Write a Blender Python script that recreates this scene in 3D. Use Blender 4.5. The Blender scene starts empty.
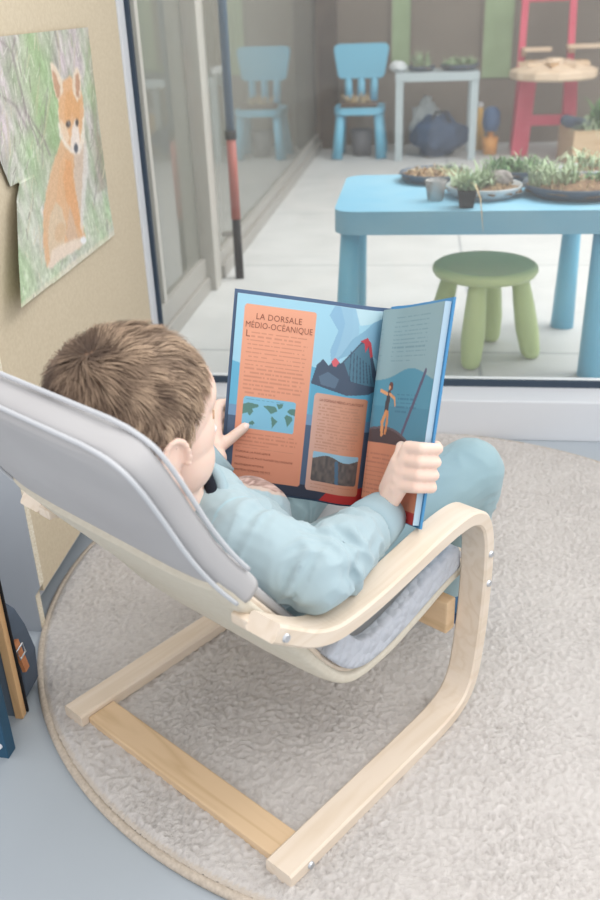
import bpy, bmesh, math, random
import numpy as np
from mathutils import Vector, Matrix, noise as mn
random.seed(7); rng = np.random.default_rng(7)
sc = bpy.context.scene
COL = sc.collection
# ------------------------------------------------------------------ camera frame
F_PX = 900.0
YAW, PITCH, ROLL = 0.1354096603938983, 0.4665178121725326, -0.037326011703643754
CAM_H = 0.9958874373083033
def cam_axes(yaw, pitch, roll):
    cy, sy = math.cos(yaw), math.sin(yaw); cp, sp = math.cos(pitch), math.sin(pitch); cr, sr = math.cos(roll), math.sin(roll)
    Rz = np.array([[cy, -sy, 0], [sy, cy, 0], [0, 0, 1]])
    r = np.array([1, 0, 0.]); u = np.array([0, sp, cp]); f = np.array([0, cp, -sp])
    return Rz @ np.stack([cr*r+sr*u, -sr*r+cr*u, f], 1)
CM = cam_axes(YAW, PITCH, ROLL)
CP = np.array([0, 0, CAM_H])
def ray(x, y): return CM @ np.array([(x-300)/F_PX, -(y-450)/F_PX, 1.0])
def at_x(x, y, X): r = ray(x, y); return CP + r*(X/r[0])
def at_y(x, y, Y): r = ray(x, y); return CP + r*(Y/r[1])
def at_z(x, y, Z): r = ray(x, y); return CP + r*((Z-CAM_H)/r[2])
def to_px(P):
    c = (np.asarray(P) - CP) @ CM
    return 300 + F_PX*c[..., 0]/c[..., 2], 450 - F_PX*c[..., 1]/c[..., 2]
# chair frame: u to the chair's right, v forward, z up
TH = math.radians(-34.9)
CW = np.array([math.cos(TH), math.sin(TH), 0]); CD = np.array([-math.sin(TH), math.cos(TH), 0])
CO = np.array([-0.13058807, 0.73380727, 0.0])
def ch(u, v, z): return CO + u*CW + v*CD + np.array([0, 0, z])
def to_ch(P): q = np.asarray(P)-CO; return np.stack([q@CW, q@CD, q[..., 2]], -1)
def at_u(x, y, u):
    r = ray(x, y); t = ((CO+u*CW-CP)@CW)/(r@CW); return to_ch(CP+t*r)

# ------------------------------------------------------------------ materials
def lin(c):
    c = np.asarray(c, float)/255.0
    return np.where(c <= .04045, c/12.92, ((c+.055)/1.055)**2.4)
def rgba(c): return (*[float(v) for v in lin(c)], 1.0)
MATS = {}
def mat(name, c, rough=.6, spec=.4, noise=None, bump=None, metallic=0, coat=0, sheen=0, stretch=None, alpha=None, emit=None):
    """noise=(scale, colour2, detail) ; bump=(scale,strength,dist)"""
    if name in MATS: return MATS[name]
    m = bpy.data.materials.new(name); m.use_nodes = True; nt = m.node_tree; b = nt.nodes['Principled BSDF']
    b.inputs['Base Color'].default_value = rgba(c); b.inputs['Roughness'].default_value = rough
    b.inputs['Specular IOR Level'].default_value = spec; b.inputs['Metallic'].default_value = metallic
    b.inputs['Coat Weight'].default_value = coat; b.inputs['Sheen Weight'].default_value = sheen
    tc = nt.nodes.new('ShaderNodeTexCoord'); mp = nt.nodes.new('ShaderNodeMapping'); nt.links.new(tc.outputs['Object'], mp.inputs[0])
    if stretch: mp.inputs['Scale'].default_value = stretch
    if noise:
        n = nt.nodes.new('ShaderNodeTexNoise'); n.inputs['Scale'].default_value = noise[0]; n.inputs['Detail'].default_value = noise[2] if len(noise) > 2 else 4
        nt.links.new(mp.outputs[0], n.inputs['Vector'])
        r = nt.nodes.new('ShaderNodeValToRGB'); r.color_ramp.elements[0].position = .35; r.color_ramp.elements[1].position = .65
        r.color_ramp.elements[0].color = rgba(c); r.color_ramp.elements[1].color = rgba(noise[1])
        nt.links.new(n.outputs['Fac'], r.inputs[0]); nt.links.new(r.outputs[0], b.inputs['Base Color'])
    if bump:
        n = nt.nodes.new('ShaderNodeTexNoise'); n.inputs['Scale'].default_value = bump[0]; n.inputs['Detail'].default_value = 5
        nt.links.new(mp.outputs[0], n.inputs['Vector'])
        bp = nt.nodes.new('ShaderNodeBump'); bp.inputs['Strength'].default_value = bump[1]; bp.inputs['Distance'].default_value = bump[2]
        nt.links.new(n.outputs['Fac'], bp.inputs['Height']); nt.links.new(bp.outputs[0], b.inputs['Normal'])
    if emit: b.inputs['Emission Color'].default_value = rgba(c); b.inputs['Emission Strength'].default_value = emit
    MATS[name] = m; return m
def attr_mat(name, rough=.6, spec=.3, bump=None, sheen=0):
    m = mat(name, (200, 200, 200), rough, spec, bump=bump, sheen=sheen); nt = m.node_tree
    a = nt.nodes.new('ShaderNodeAttribute'); a.attribute_name = 'paint'
    nt.links.new(a.outputs['Color'], nt.nodes['Principled BSDF'].inputs['Base Color']); return m
def wood(name, c1, c2, axis='Y', scale=1.0):
    if name in MATS: return MATS[name]
    m = mat(name, c1, .45, .4); nt = m.node_tree; b = nt.nodes['Principled BSDF']
    tc = nt.nodes.new('ShaderNodeTexCoord'); mp = nt.nodes.new('ShaderNodeMapping'); nt.links.new(tc.outputs['Object'], mp.inputs[0])
    s = {'X': (1.2, 14, 14), 'Y': (14, 1.2, 14), 'Z': (14, 14, 1.2)}[axis]; mp.inputs['Scale'].default_value = [q*scale for q in s]
    n = nt.nodes.new('ShaderNodeTexNoise'); n.inputs['Scale'].default_value = 1.6; n.inputs['Detail'].default_value = 3; n.inputs['Distortion'].default_value = .6
    nt.links.new(mp.outputs[0], n.inputs['Vector'])
    wv = nt.nodes.new('ShaderNodeMath'); wv.operation = 'MULTIPLY'; wv.inputs[1].default_value = 9; nt.links.new(n.outputs['Fac'], wv.inputs[0])
    fr = nt.nodes.new('ShaderNodeMath'); fr.operation = 'PINGPONG'; fr.inputs[1].default_value = 1; nt.links.new(wv.outputs[0], fr.inputs[0])
    r = nt.nodes.new('ShaderNodeValToRGB'); r.color_ramp.elements[0].color = rgba(c1); r.color_ramp.elements[1].color = rgba(c2)
    r.color_ramp.elements[0].position = .3
    nt.links.new(fr.outputs[0], r.inputs[0]); nt.links.new(r.outputs[0], b.inputs['Base Color']); return m
def glass_mat(name, haze=.05, tint=(250, 250, 248), base_reflect=.0, ior=1.45):
    m = bpy.data.materials.new(name); m.use_nodes = True; nt = m.node_tree; nt.nodes.clear()
    out = nt.nodes.new('ShaderNodeOutputMaterial'); tr = nt.nodes.new('ShaderNodeBsdfTransparent'); tr.inputs[0].default_value = rgba(tint)
    gl = nt.nodes.new('ShaderNodeBsdfGlossy'); gl.inputs['Roughness'].default_value = .02
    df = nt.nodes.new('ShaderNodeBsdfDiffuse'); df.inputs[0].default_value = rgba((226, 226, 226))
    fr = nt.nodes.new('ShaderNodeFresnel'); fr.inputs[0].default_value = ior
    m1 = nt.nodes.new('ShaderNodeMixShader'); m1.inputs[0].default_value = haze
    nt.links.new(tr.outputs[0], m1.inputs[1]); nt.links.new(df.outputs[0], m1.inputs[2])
    m2 = nt.nodes.new('ShaderNodeMixShader'); nt.links.new(fr.outputs[0], m2.inputs[0])
    nt.links.new(m1.outputs[0], m2.inputs[1]); nt.links.new(gl.outputs[0], m2.inputs[2]); nt.links.new(m2.outputs[0], out.inputs[0])
    MATS[name] = m; return m

# ------------------------------------------------------------------ object helpers
def link(o, parent=None, name=None):
    COL.objects.link(o)
    if parent is not None: o.parent = parent
    return o
def tag(o, label=None, cat=None, group=None, kind=None):
    if label: o['label'] = label
    if cat: o['category'] = cat
    if group: o['group'] = group
    if kind: o['kind'] = kind
    return o
def thing(name, label, cat, loc=(0, 0, 0), rz=0, group=None):
    o = bpy.data.objects.new(name, None); link(o); o.empty_display_size = .05
    o.location = [float(v) for v in loc]; o.rotation_euler = (0, 0, rz); return tag(o, label, cat, group)
def mesh_obj(name, verts, faces, m, parent=None, smooth=True, colors=None):
    me = bpy.data.meshes.new(name); me.from_pydata([tuple(map(float, v)) for v in verts], [], [tuple(map(int, f)) for f in faces]); me.validate()
    if smooth: me.polygons.foreach_set('use_smooth', [True]*len(me.polygons))
    if m: me.materials.append(m)
    if colors is not None and len(me.vertices) == len(colors):
        a = me.color_attributes.new('paint', 'FLOAT_COLOR', 'POINT')
        cc = np.ones((len(colors), 4), np.float32); cc[:, :3] = lin(colors); a.data.foreach_set('color', cc.ravel())
    me.update(); return link(bpy.data.objects.new(name, me), parent)
def bm_obj(name, bm, m, parent=None, smooth=False, bevel=0, seg=2):
    if bevel: bmesh.ops.bevel(bm, geom=bm.edges[:], offset=bevel, segments=seg, profile=.6, affect='EDGES')
    bmesh.ops.recalc_face_normals(bm, faces=bm.faces[:])
    me = bpy.data.meshes.new(name); bm.to_mesh(me); bm.free(); me.materials.append(m)
    if smooth: me.polygons.foreach_set('use_smooth', [True]*len(me.polygons))
    me.update(); return link(bpy.data.objects.new(name, me), parent)
def box_bm(x0, x1, y0, y1, z0, z1, bm=None):
    bm = bm or bmesh.new()
    vs = [bm.verts.new((x, y, z)) for z in (z0, z1) for y in (y0, y1) for x in (x0, x1)]
    for f in ((0, 2, 3, 1), (4, 5, 7, 6), (0, 1, 5, 4), (2, 6, 7, 3), (0, 4, 6, 2), (1, 3, 7, 5)): bm.faces.new([vs[i] for i in f])
    return bm
def box(name, x0, x1, y0, y1, z0, z1, m, parent=None, bevel=.002): return bm_obj(name, box_bm(x0, x1, y0, y1, z0, z1), m, parent, bevel=bevel, seg=2)
def cone_bm(p0, p1, r0, r1, seg=20, bm=None, rings=1, bulge=0, cap=True):
    bm = bm or bmesh.new(); p0, p1 = Vector(p0), Vector(p1); d = (p1-p0); q = Vector((0, 0, 1)).rotation_difference(d)
    prev = None
    for i in range(rings+1):
        t = i/rings; r = r0+(r1-r0)*t+bulge*math.sin(math.pi*t)
        ring = [bm.verts.new(p0+d*t+q@Vector((r*math.cos(a), r*math.sin(a), 0))) for a in [2*math.pi*k/seg for k in range(seg)]]
        if prev:
            for k in range(seg): bm.faces.new((prev[k], prev[(k+1) % seg], ring[(k+1) % seg], ring[k]))
        elif cap: bm.faces.new(ring[::-1])
        prev = ring
    if cap: bm.faces.new(prev)
    return bm
def lathe_bm(profile, seg=40, bm=None, c=(0, 0)):
    bm = bm or bmesh.new(); prev = None
    for r, z in profile:
        if r < 1e-5: ring = [bm.verts.new((c[0], c[1], z))]
        else: ring = [bm.verts.new((c[0]+r*math.cos(2*math.pi*k/seg), c[1]+r*math.sin(2*math.pi*k/seg), z)) for k in range(seg)]
        if prev:
            if len(prev) == 1 and len(ring) > 1:
                for k in range(seg): bm.faces.new((prev[0], ring[k], ring[(k+1) % seg]))
            elif len(ring) == 1 and len(prev) > 1:
                for k in range(seg): bm.faces.new((prev[k], prev[(k+1) % seg], ring[0]))
            elif len(ring) > 1:
                for k in range(seg): bm.faces.new((prev[k], prev[(k+1) % seg], ring[(k+1) % seg], ring[k]))
        prev = ring
    return bm
def sphere_into(bm, M_, sub=3):
    bmesh.ops.create_icosphere(bm, subdivisions=sub, radius=1, matrix=M_); return bm
def ell(bm, c, r, axes=None, sub=3):
    A = axes if axes is not None else np.eye(3)
    M_ = Matrix([[A[i][0]*r[0], A[i][1]*r[1], A[i][2]*r[2], c[i]] for i in range(3)]+[[0, 0, 0, 1]]); return sphere_into(bm, M_, sub)
def limb(bm, pts):
    """pts: [(x,y,z,r),...]; overlapping closed capsules"""
    for a, b in zip(pts[:-1], pts[1:]):
        cone_bm(a[:3], b[:3], a[3], b[3], 20, bm)
    for p in pts: ell(bm, p[:3], (p[3],)*3, sub=3)
def remesh(name, bm, m, voxel, smooth_it=6, parent=None, post=None):
    me = bpy.data.meshes.new('t'); bm.to_mesh(me); bm.free(); o = bpy.data.objects.new('t', me); COL.objects.link(o)
    r = o.modifiers.new('r', 'REMESH'); r.mode = 'VOXEL'; r.voxel_size = voxel; r.adaptivity = 0
    s = o.modifiers.new('s', 'SMOOTH'); s.factor = .5; s.iterations = smooth_it
    dg = bpy.context.evaluated_depsgraph_get(); dg.update()
    me2 = bpy.data.meshes.new_from_object(o.evaluated_get(dg)); bpy.data.objects.remove(o)
    me2.name = name; me2.materials.clear(); me2.materials.append(m)
    me2.polygons.foreach_set('use_smooth', [True]*len(me2.polygons))
    if post: post(me2)
    me2.update(); return link(bpy.data.objects.new(name, me2), parent)
def tube_curve(name, pts, r, m, parent=None, cyclic=False, taper=None):
    bm = bmesh.new(); n = len(pts); P = [Vector([float(q) for q in p]) for p in pts]; prev = None; first = None; seg = 10
    up = Vector((0, 0, 1))
    for i, p in enumerate(P):
        a = P[(i-1) % n] if (cyclic or i > 0) else p; b = P[(i+1) % n] if (cyclic or i < n-1) else p
        t = (b-a).normalized(); s = t.cross(up); s = s.normalized() if s.length > 1e-4 else Vector((1, 0, 0)); w_ = t.cross(s).normalized()
        rr = r*(taper[i] if taper else 1)
        ring = [bm.verts.new(p+s*rr*math.cos(k*2*math.pi/seg)+w_*rr*math.sin(k*2*math.pi/seg)) for k in range(seg)]
        if prev:
            for k in range(seg): bm.faces.new((prev[k], prev[(k+1) % seg], ring[(k+1) % seg], ring[k]))
        else: first = ring
        prev = ring
    if cyclic:
        for k in range(seg): bm.faces.new((prev[k], prev[(k+1) % seg], first[(k+1) % seg], first[k]))
    else: bm.faces.new(first[::-1]); bm.faces.new(prev)
    return bm_obj(name, bm, m, parent, smooth=True)
def catmull(P, n):
    P = np.asarray(P, float); Q = np.vstack([2*P[0]-P[1], P, 2*P[-1]-P[-2]]); out = []
    for i in range(1, len(Q)-2):
        for k in range(n):
            t = k/n; a, b, c, d = Q[i-1], Q[i], Q[i+1], Q[i+2]
            out.append(.5*((2*b)+(-a+c)*t+(2*a-5*b+4*c-d)*t*t+(-a+3*b-3*c+d)*t**3))
    out.append(P[-1]); return np.array(out)
# ---- painting on dense grids
def in_poly(X, Y, poly):
    inside = np.zeros(X.shape, bool); n = len(poly)
    for i in range(n):
        x1, y1 = poly[i]; x2, y2 = poly[(i+1) % n]
        if y1 == y2: continue
        cnd = ((y1 > Y) != (y2 > Y)) & (X < (x2-x1)*(Y-y1)/(y2-y1)+x1); inside ^= cnd
    return inside
def seg_d(X, Y, a, b):
    ax, ay = a; bx, by = b; dx, dy = bx-ax, by-ay; t = np.clip(((X-ax)*dx+(Y-ay)*dy)/(dx*dx+dy*dy+1e-9), 0, 1)
    return np.hypot(X-ax-t*dx, Y-ay-t*dy)
def rrect(X, Y, x0, x1, y0, y1, r):
    dx = np.maximum(np.maximum(x0+r-X, X-(x1-r)), 0); dy = np.maximum(np.maximum(y0+r-Y, Y-(y1-r)), 0)
    return (np.hypot(dx, dy) <= r) & (X >= x0) & (X <= x1) & (Y >= y0) & (Y <= y1)
def put(C, mask, c, a=1.0):
    m_ = (mask.astype(float)*a)[..., None]; C[:] = C*(1-m_)+np.asarray(c, float)*m_
def vnoise(X, Y, seed=0):
    xi = np.floor(X).astype(int); yi = np.floor(Y).astype(int); fx = X-xi; fy = Y-yi; fx = fx*fx*(3-2*fx); fy = fy*fy*(3-2*fy)
    def h(a, b): v = np.sin(a*127.1+b*311.7+seed*74.7)*43758.5453; return v-np.floor(v)
    return (h(xi, yi)*(1-fx)+h(xi+1, yi)*fx)*(1-fy)+(h(xi, yi+1)*(1-fx)+h(xi+1, yi+1)*fx)*fy
def grid_faces(ny, nx, mask=None):
    i = np.arange(ny-1)[:, None]*nx+np.arange(nx-1)[None, :]; f = np.stack([i, i+1, i+nx+1, i+nx], -1).reshape(-1, 4)
    if mask is not None: f = f[mask.ravel()[f].all(1)]
    return f

# ================================================================== THE SETTING
M_floor = mat('vinyl_floor', (166, 174, 182), .5, .35, noise=(3, (171, 179, 186), 3), bump=(90, .05, .002))
M_tile = mat('tile_slab', (197, 199, 200), .7, .3, noise=(6, (189, 191, 192), 5))
M_tile.node_tree.nodes['Principled BSDF']
def add_joints(m, jx, jy, step, width, dark):
    nt = m.node_tree; b = nt.nodes['Principled BSDF']; src = b.inputs['Base Color'].links[0].from_socket
    g = nt.nodes.new('ShaderNodeNewGeometry'); sp = nt.nodes.new('ShaderNodeSeparateXYZ'); nt.links.new(g.outputs['Position'], sp.inputs[0]); facs = []
    for ax, off in (('X', jx), ('Y', jy)):
        a = nt.nodes.new('ShaderNodeMath'); a.operation = 'SUBTRACT'; a.inputs[1].default_value = off-step*20-step/2; nt.links.new(sp.outputs[ax], a.inputs[0])
        c = nt.nodes.new('ShaderNodeMath'); c.operation = 'MODULO'; c.inputs[1].default_value = step; nt.links.new(a.outputs[0], c.inputs[0])
        d = nt.nodes.new('ShaderNodeMath'); d.operation = 'SUBTRACT'; d.inputs[1].default_value = step/2; nt.links.new(c.outputs[0], d.inputs[0])
        e = nt.nodes.new('ShaderNodeMath'); e.operation = 'ABSOLUTE'; nt.links.new(d.outputs[0], e.inputs[0])
        f = nt.nodes.new('ShaderNodeMath'); f.operation = 'LESS_THAN'; f.inputs[1].default_value = width; nt.links.new(e.outputs[0], f.inputs[0]); facs.append(f)
    mx = nt.nodes.new('ShaderNodeMath'); mx.operation = 'MAXIMUM'; nt.links.new(facs[0].outputs[0], mx.inputs[0]); nt.links.new(facs[1].outputs[0], mx.inputs[1])
    mix = nt.nodes.new('ShaderNodeMixRGB'); nt.links.new(mx.outputs[0], mix.inputs[0]); nt.links.new(src, mix.inputs[1]); mix.inputs[2].default_value = rgba(dark)
    nt.links.new(mix.outputs[0], b.inputs['Base Color'])
add_joints(M_tile, .2, 2.65, 1.0, .006, (158, 162, 165))
M_white = mat('white_frame', (214, 217, 222), .4, .4)
M_seal = mat('rubber_seal', (52, 66, 82), .5, .4)
M_alu = mat('grey_aluminium', (158, 156, 152), .4, .5)
M_alu2 = mat('pale_aluminium', (178, 176, 171), .4, .5)
M_wall = mat('outer_wall', (132, 122, 112), .8, .2, noise=(2.5, (120, 110, 101), 4))
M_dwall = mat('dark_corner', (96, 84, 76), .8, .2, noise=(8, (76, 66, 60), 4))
M_green = mat('pale_green', (158, 178, 142), .8, .2, noise=(7, (146, 166, 130), 4))
tag(box('floor', -2.2, 3.2, -1.2, 2.2, -.06, 0, M_floor, bevel=0), 'smooth pale blue grey vinyl floor inside the room', None, kind='structure')
tag(box('floor', -2.6, 5.0, 2.2, 7.2, -.06, 0, M_tile, bevel=0), 'light stone tiled terrace floor outside the window', None, kind='structure')
tag(box('wall_back', -2.6, 5.0, 6.95, 7.1, 0, 2.7, M_wall, bevel=0), 'grey brown wall at the far end of the terrace', None, kind='structure')
# pale green upright panels on the back wall
for i, (x0, x1, z0, z1) in enumerate(((-.19, -.06, .50, 1.25), (.44, .64, .44, 1.25))):
    w = bpy.data.objects.new('window_%d' % (i+2), None); link(w); w['kind'] = 'structure'; w.location = (x0, 6.95, z0)
    box('window_pane', 0, x1-x0, -.012, 0, 0, z1-z0, M_green, w, bevel=.002)
    fb = box_bm(-.012, 0, -.02, 0, 0, z1-z0); box_bm(x1-x0, x1-x0+.012, -.02, 0, 0, z1-z0, fb); bm_obj('window_frame', fb, M_wall, w)
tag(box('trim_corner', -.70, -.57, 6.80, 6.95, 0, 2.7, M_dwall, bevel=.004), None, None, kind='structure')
# main window in front of the reader
w1 = bpy.data.objects.new('window_1', None); link(w1); w1['kind'] = 'structure'; w1.location = (-.62, 2.14, 0)
box('window_sill', -.03, 3.6, -.10, .06, 0, .105, M_white, w1, bevel=.004)
box('window_pane', -.014, 3.6, .0, .006, .10, 2.3, glass_mat('pane_glass', .07, ior=1.3), w1, bevel=0)  # small diffuse share paints the milky veil of the bright room's reflection
box('window_seal', -.014, 3.6, -.012, -.001, .10, .122, M_seal, w1, bevel=.001)
box('window_seal', -.014, .0, -.048, -.036, .10, 2.3, M_seal, w1, bevel=.001)
box('window_frame', -.030, -.009, -.092, -.050, .105, 2.3, M_white, w1, bevel=.002)
# glazed facade running away outside, on the left
fa = math.atan2(.09, 4.7)
door = bpy.data.objects.new('door_1', None); link(door); door['kind'] = 'structure'; door.location = (-.80, 2.24, 0); door.rotation_euler = (0, 0, -fa)
M_mirror = bpy.data.materials.new('dark_glazing'); M_mirror.use_nodes = True
nt = M_mirror.node_tree; b = nt.nodes['Principled BSDF']; b.inputs['Base Color'].default_value = rgba((120, 122, 116)); b.inputs['Roughness'].default_value = .03; b.inputs['Specular IOR Level'].default_value = .9; b.inputs['IOR'].default_value = 1.7
box('door_pane', -.03, -.02, 0.02, 1.05, .12, 2.4, M_mirror, door, bevel=0)
fb = box_bm(-.04, .012, 0, 1.05, 0, .055); box_bm(-.04, .0, 0, 1.05, .055, .125, fb); bm_obj('door_rail', fb, M_alu, door, bevel=.003)
box('door_stile', -.04, -.005, .28, .33, .12, 2.4, M_alu, door)
box('door_stile', -.04, -.005, .50, .53, .12, 2.4, M_alu2, door)
fb = box_bm(-.05, .035, 1.05, 1.13, 0, 2.4); box_bm(-.05, .02, 1.13, 1.22, 0, 2.4, fb); bm_obj('door_post', fb, M_alu2, door, bevel=.004)
w4 = bpy.data.objects.new('window_4', None); link(w4); w4['kind'] = 'structure'; w4.location = (-.80, 2.24, 0); w4.rotation_euler = (0, 0, -fa)
box('window_pane', -.015, -.005, 1.22, 4.65, .09, 2.4, M_mirror, w4, bevel=0)
fb = box_bm(-.03, .03, 1.22, 4.65, 0, .05); box_bm(-.03, .012, 1.22, 4.65, .05, .10, fb); bm_obj('window_rail', fb, M_alu, w4, bevel=.003)

# ================================================================== ROUND RUG
def rug():
    cx, cy, R = 0.030, 1.366, .681; n = 470
    a = np.linspace(-R, R, n); X, Y = np.meshgrid(a, a); rr = np.hypot(X, Y); mask = rr <= R-.002
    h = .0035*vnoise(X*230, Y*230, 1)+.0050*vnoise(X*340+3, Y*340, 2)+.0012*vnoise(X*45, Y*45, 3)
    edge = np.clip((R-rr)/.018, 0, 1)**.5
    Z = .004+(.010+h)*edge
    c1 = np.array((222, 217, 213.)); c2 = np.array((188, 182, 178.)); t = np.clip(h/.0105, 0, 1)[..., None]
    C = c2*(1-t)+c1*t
    put(C, rr > R-.010, (200, 188, 174), .8)
    V = np.stack([X, Y, Z], -1).reshape(-1, 3); f = grid_faces(n, n, mask)
    used = np.unique(f); mp = -np.ones(len(V), int); mp[used] = np.arange(len(used))
    root = thing('round_rug', 'large round pale grey beige short pile rug on the floor', 'rug', (cx, cy, 0))
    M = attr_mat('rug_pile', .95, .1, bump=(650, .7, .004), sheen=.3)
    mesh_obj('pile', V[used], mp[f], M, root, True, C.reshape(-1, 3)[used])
    pts = [(R*math.cos(t)*.999, R*math.sin(t)*.999, .006) for t in np.linspace(0, 2*math.pi, 180, endpoint=False)]
    tube_curve('edge_binding', pts, .0068, mat('rug_edge', (196, 184, 170), .9, .1, noise=(200, (178, 166, 152))), root, True)
rug()

# ================================================================== CABINET WITH BOARD, AND FOX POSTER
M_board = mat('fibre_board', (206, 193, 170), .8, .2, noise=(160, (199, 185, 161), 4), bump=(300, .06, .001))
M_mel = mat('grey_melamine', (176, 182, 190), .45, .35)
M_raw = mat('raw_chipboard_edge', (236, 230, 216), .85, .2, noise=(380, (206, 194, 170), 3))
cab = thing('storage_cabinet', 'tall cabinet with beige fibreboard back and grey side panel at left', 'cabinet', (-.63, 1.22, 0))
bmc = bmesh.new()
# side panel with a notch cut for the skirting
prof = [(-.45, 0), (-.012, 0), (-.012, .078), (.0, .096), (.0, 1.6), (-.45, 1.6)]
va = [bmc.verts.new((x, 0, z)) for x, z in prof]; vb = [bmc.verts.new((x, .016, z)) for x, z in prof]
bmc.faces.new(va); bmc.faces.new(vb[::-1])
for i in range(len(prof)): j = (i+1) % len(prof); bmc.faces.new((va[i], vb[i], vb[j], va[j]))
bm_obj('side_panel', bmc, M_mel, cab)
fb = box_bm(.0003, .0012, -.0002, .0162, .098, 1.6); box_bm(-.0115, -.0105, -.0002, .0162, 0, .078, fb)
bm_obj('panel_edge', fb, M_raw, cab)
box('back_board', -.010, -.002, .016, .822, .078, 1.6, M_board, cab, bevel=.001)
box('shelf_base', -.45, -.02, .03, .82, .05, .078, M_mel, cab)

def poster():
    nY, nZ = 300, 245
    y = np.linspace(1.30, 1.852, nY); z = np.linspace(.552, .962, nZ); Yg, Zg = np.meshgrid(y, z)
    Pw = np.stack([np.full_like(Yg, -.630), Yg, Zg], -1); X, Y = to_px(Pw)
    left_low = [(1.341, .559), (1.362, .634), (1.393, .722), (1.414, .744), (1.379, .745), (1.361, .781), (1.345, .82), (1.33, .9), (1.32, .957)]
    outline = [(1.847, .558), (1.837, .633), (1.839, .808), (1.843, .958)]+left_low[::-1]
    mask = in_poly(Yg, Zg, outline)
    # grass and twig background, painted along the sheet
    C = np.zeros(Yg.shape+(3,)); a = (Yg-1.32)/.5; b = (Zg-.558)/.4
    n1 = vnoise(a*26+b*7, b*9, 1); n2 = vnoise(a*70+b*16, b*16, 2); n3 = vnoise(a*9, b*7, 3); n4 = vnoise(a*120-b*40, b*40, 8)
    C[:] = (176, 186, 164)
    C += (n1-.5)[..., None]*np.array((44, 22, 48))+(n2-.5)[..., None]*np.array((50, 44, 52))+(n3-.5)[..., None]*np.array((30, -12, 40))+(n4-.5)[..., None]*26
    g = np.exp(-(((a-.45)/.10)**2))*(b > .35); C = C*(1-.45*g[..., None])+np.array((146, 176, 122))*.45*g[..., None]
    br = np.clip((X-84-(Y-30)*.06)/8, 0, 1)*(b > .25)*(.35+.65*n2); C = C*(1-.6*br[..., None])+np.array((124, 104, 84))*.6*br[..., None]
    low = np.clip((.30-b)/.2, 0, 1); dn = vnoise(a*110, b*90, 5)
    C += (low*(dn-.5))[..., None]*np.array((80, 74, 84))
    C = C*(1-.25*low[..., None])+np.array((200, 208, 180))*.25*low[..., None]
    r = random.Random(3)
    for k in range(60):        # grass blades and bare twigs
        x0 = r.uniform(-2, 104); y0 = r.uniform(40, 280); L = r.uniform(14, 55); dx = r.uniform(-9, 9)
        d = seg_d(X, Y, (x0, y0), (x0+dx, y0-L)); col = r.choice([(215, 212, 200), (150, 172, 128), (190, 180, 150), (128, 118, 120), (205, 212, 196)])
        put(C, d < r.uniform(.4, .8), col, .55)
    for pts in ([(0, 40), (12, 52), (20, 85), (26, 112), (40, 148)], [(12, 52), (15, 38)], [(0, 95), (15, 105), (28, 130)], [(26, 112), (44, 140), (50, 155)]):
        for p, q in zip(pts[:-1], pts[1:]): put(C, seg_d(X, Y, p, q) < 1.0, (124, 112, 116), .6)
    # fox
    def el(cx, cy, rx, ry, ang=0):
        t = math.radians(ang); u = (X-cx)*math.cos(t)+(Y-cy)*math.sin(t); v = -(X-cx)*math.sin(t)+(Y-cy)*math.cos(t); return (u/rx)**2+(v/ry)**2 < 1
    fur = vnoise(X*1.6, Y*.7, 9)-.5
    def P(poly, c, al=1.0):
        m_ = in_poly(X+fur*1.6, Y+fur, poly); put(C, m_, c, al); return m_
    body = [(62, 138), (55, 160), (47, 188), (43, 215), (43, 245), (47, 268), (58, 262), (80, 248), (86, 238), (82, 225), (82, 190), (85, 165), (84, 140), (76, 132)]
    P(body, (214, 158, 108))
    P([(62, 138), (52, 165), (46, 195), (44, 225), (48, 240), (56, 200), (60, 165), (66, 150)], (208, 164, 122), .7)
    P([(66, 160), (63, 178), (66, 200), (74, 222), (82, 236), (84, 228), (78, 205), (73, 180), (71, 160)], (218, 142, 78), .85)
    P([(74, 150), (78, 150), (86, 140), (87, 170), (83, 200), (82, 228), (78, 205), (74, 178)], (196, 178, 164), .9)
    P([(84, 140), (88, 150), (88, 175), (85, 200), (83, 235), (80, 225), (82, 190)], (226, 222, 218), .7)
    P([(56, 202), (50, 215), (48, 240), (50, 262), (64, 250), (66, 225), (62, 208)], (204, 184, 156), .8)
    put(C, el(60, 232, 5, 10, 10), (202, 150, 100), .5)
    P([(70, 205), (66, 235), (70, 245), (78, 240), (74, 220)], (190, 160, 140), .6)
    P([(48, 266), (52, 250), (62, 244), (78, 238), (85, 237), (86, 243), (74, 252), (58, 262), (50, 270)], (226, 206, 190))
    put(C, el(83.5, 240, 3, 4), (238, 238, 242))
    head = [(58, 92), (60, 84), (70, 76), (78, 84), (82, 92), (84, 110), (82, 128), (79, 148), (75, 153), (71, 148), (64, 138), (59, 120)]
    P([(58, 110), (59, 135), (66, 148), (72, 154), (80, 154), (85, 140), (84, 112), (80, 100), (62, 100)], (236, 226, 212), .9)
    P(head, (222, 166, 116))
    P([(66, 92), (64, 116), (68, 128), (72, 112), (76, 128), (80, 118), (80, 100), (76, 88)], (216, 148, 84), .75)
    P([(60, 118), (61, 134), (67, 143), (70, 138), (67, 128)], (236, 214, 190), .8)
    P([(72, 128), (70, 150), (75, 154), (80, 150), (79, 128), (75, 118)], (238, 228, 222), .9)
    P([(50, 64), (52, 62), (57, 68), (62, 80), (63, 92), (58, 102), (54, 90)], (232, 216, 196))
    P([(52, 70), (56, 74), (60, 86), (60, 98), (57, 98), (54, 86)], (170, 116, 86), .85)
    P([(72, 80), (75, 68), (78, 67), (81, 76), (81, 96), (77, 102), (73, 92)], (232, 216, 196))
    P([(75, 76), (78, 72), (80, 82), (79, 98), (76, 96)], (168, 112, 84), .85)
    put(C, el(68.3, 124, 2.5, 3.6, 8), (66, 58, 58)); put(C, el(77, 122.5, 1.6, 3.6), (66, 58, 58))
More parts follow.
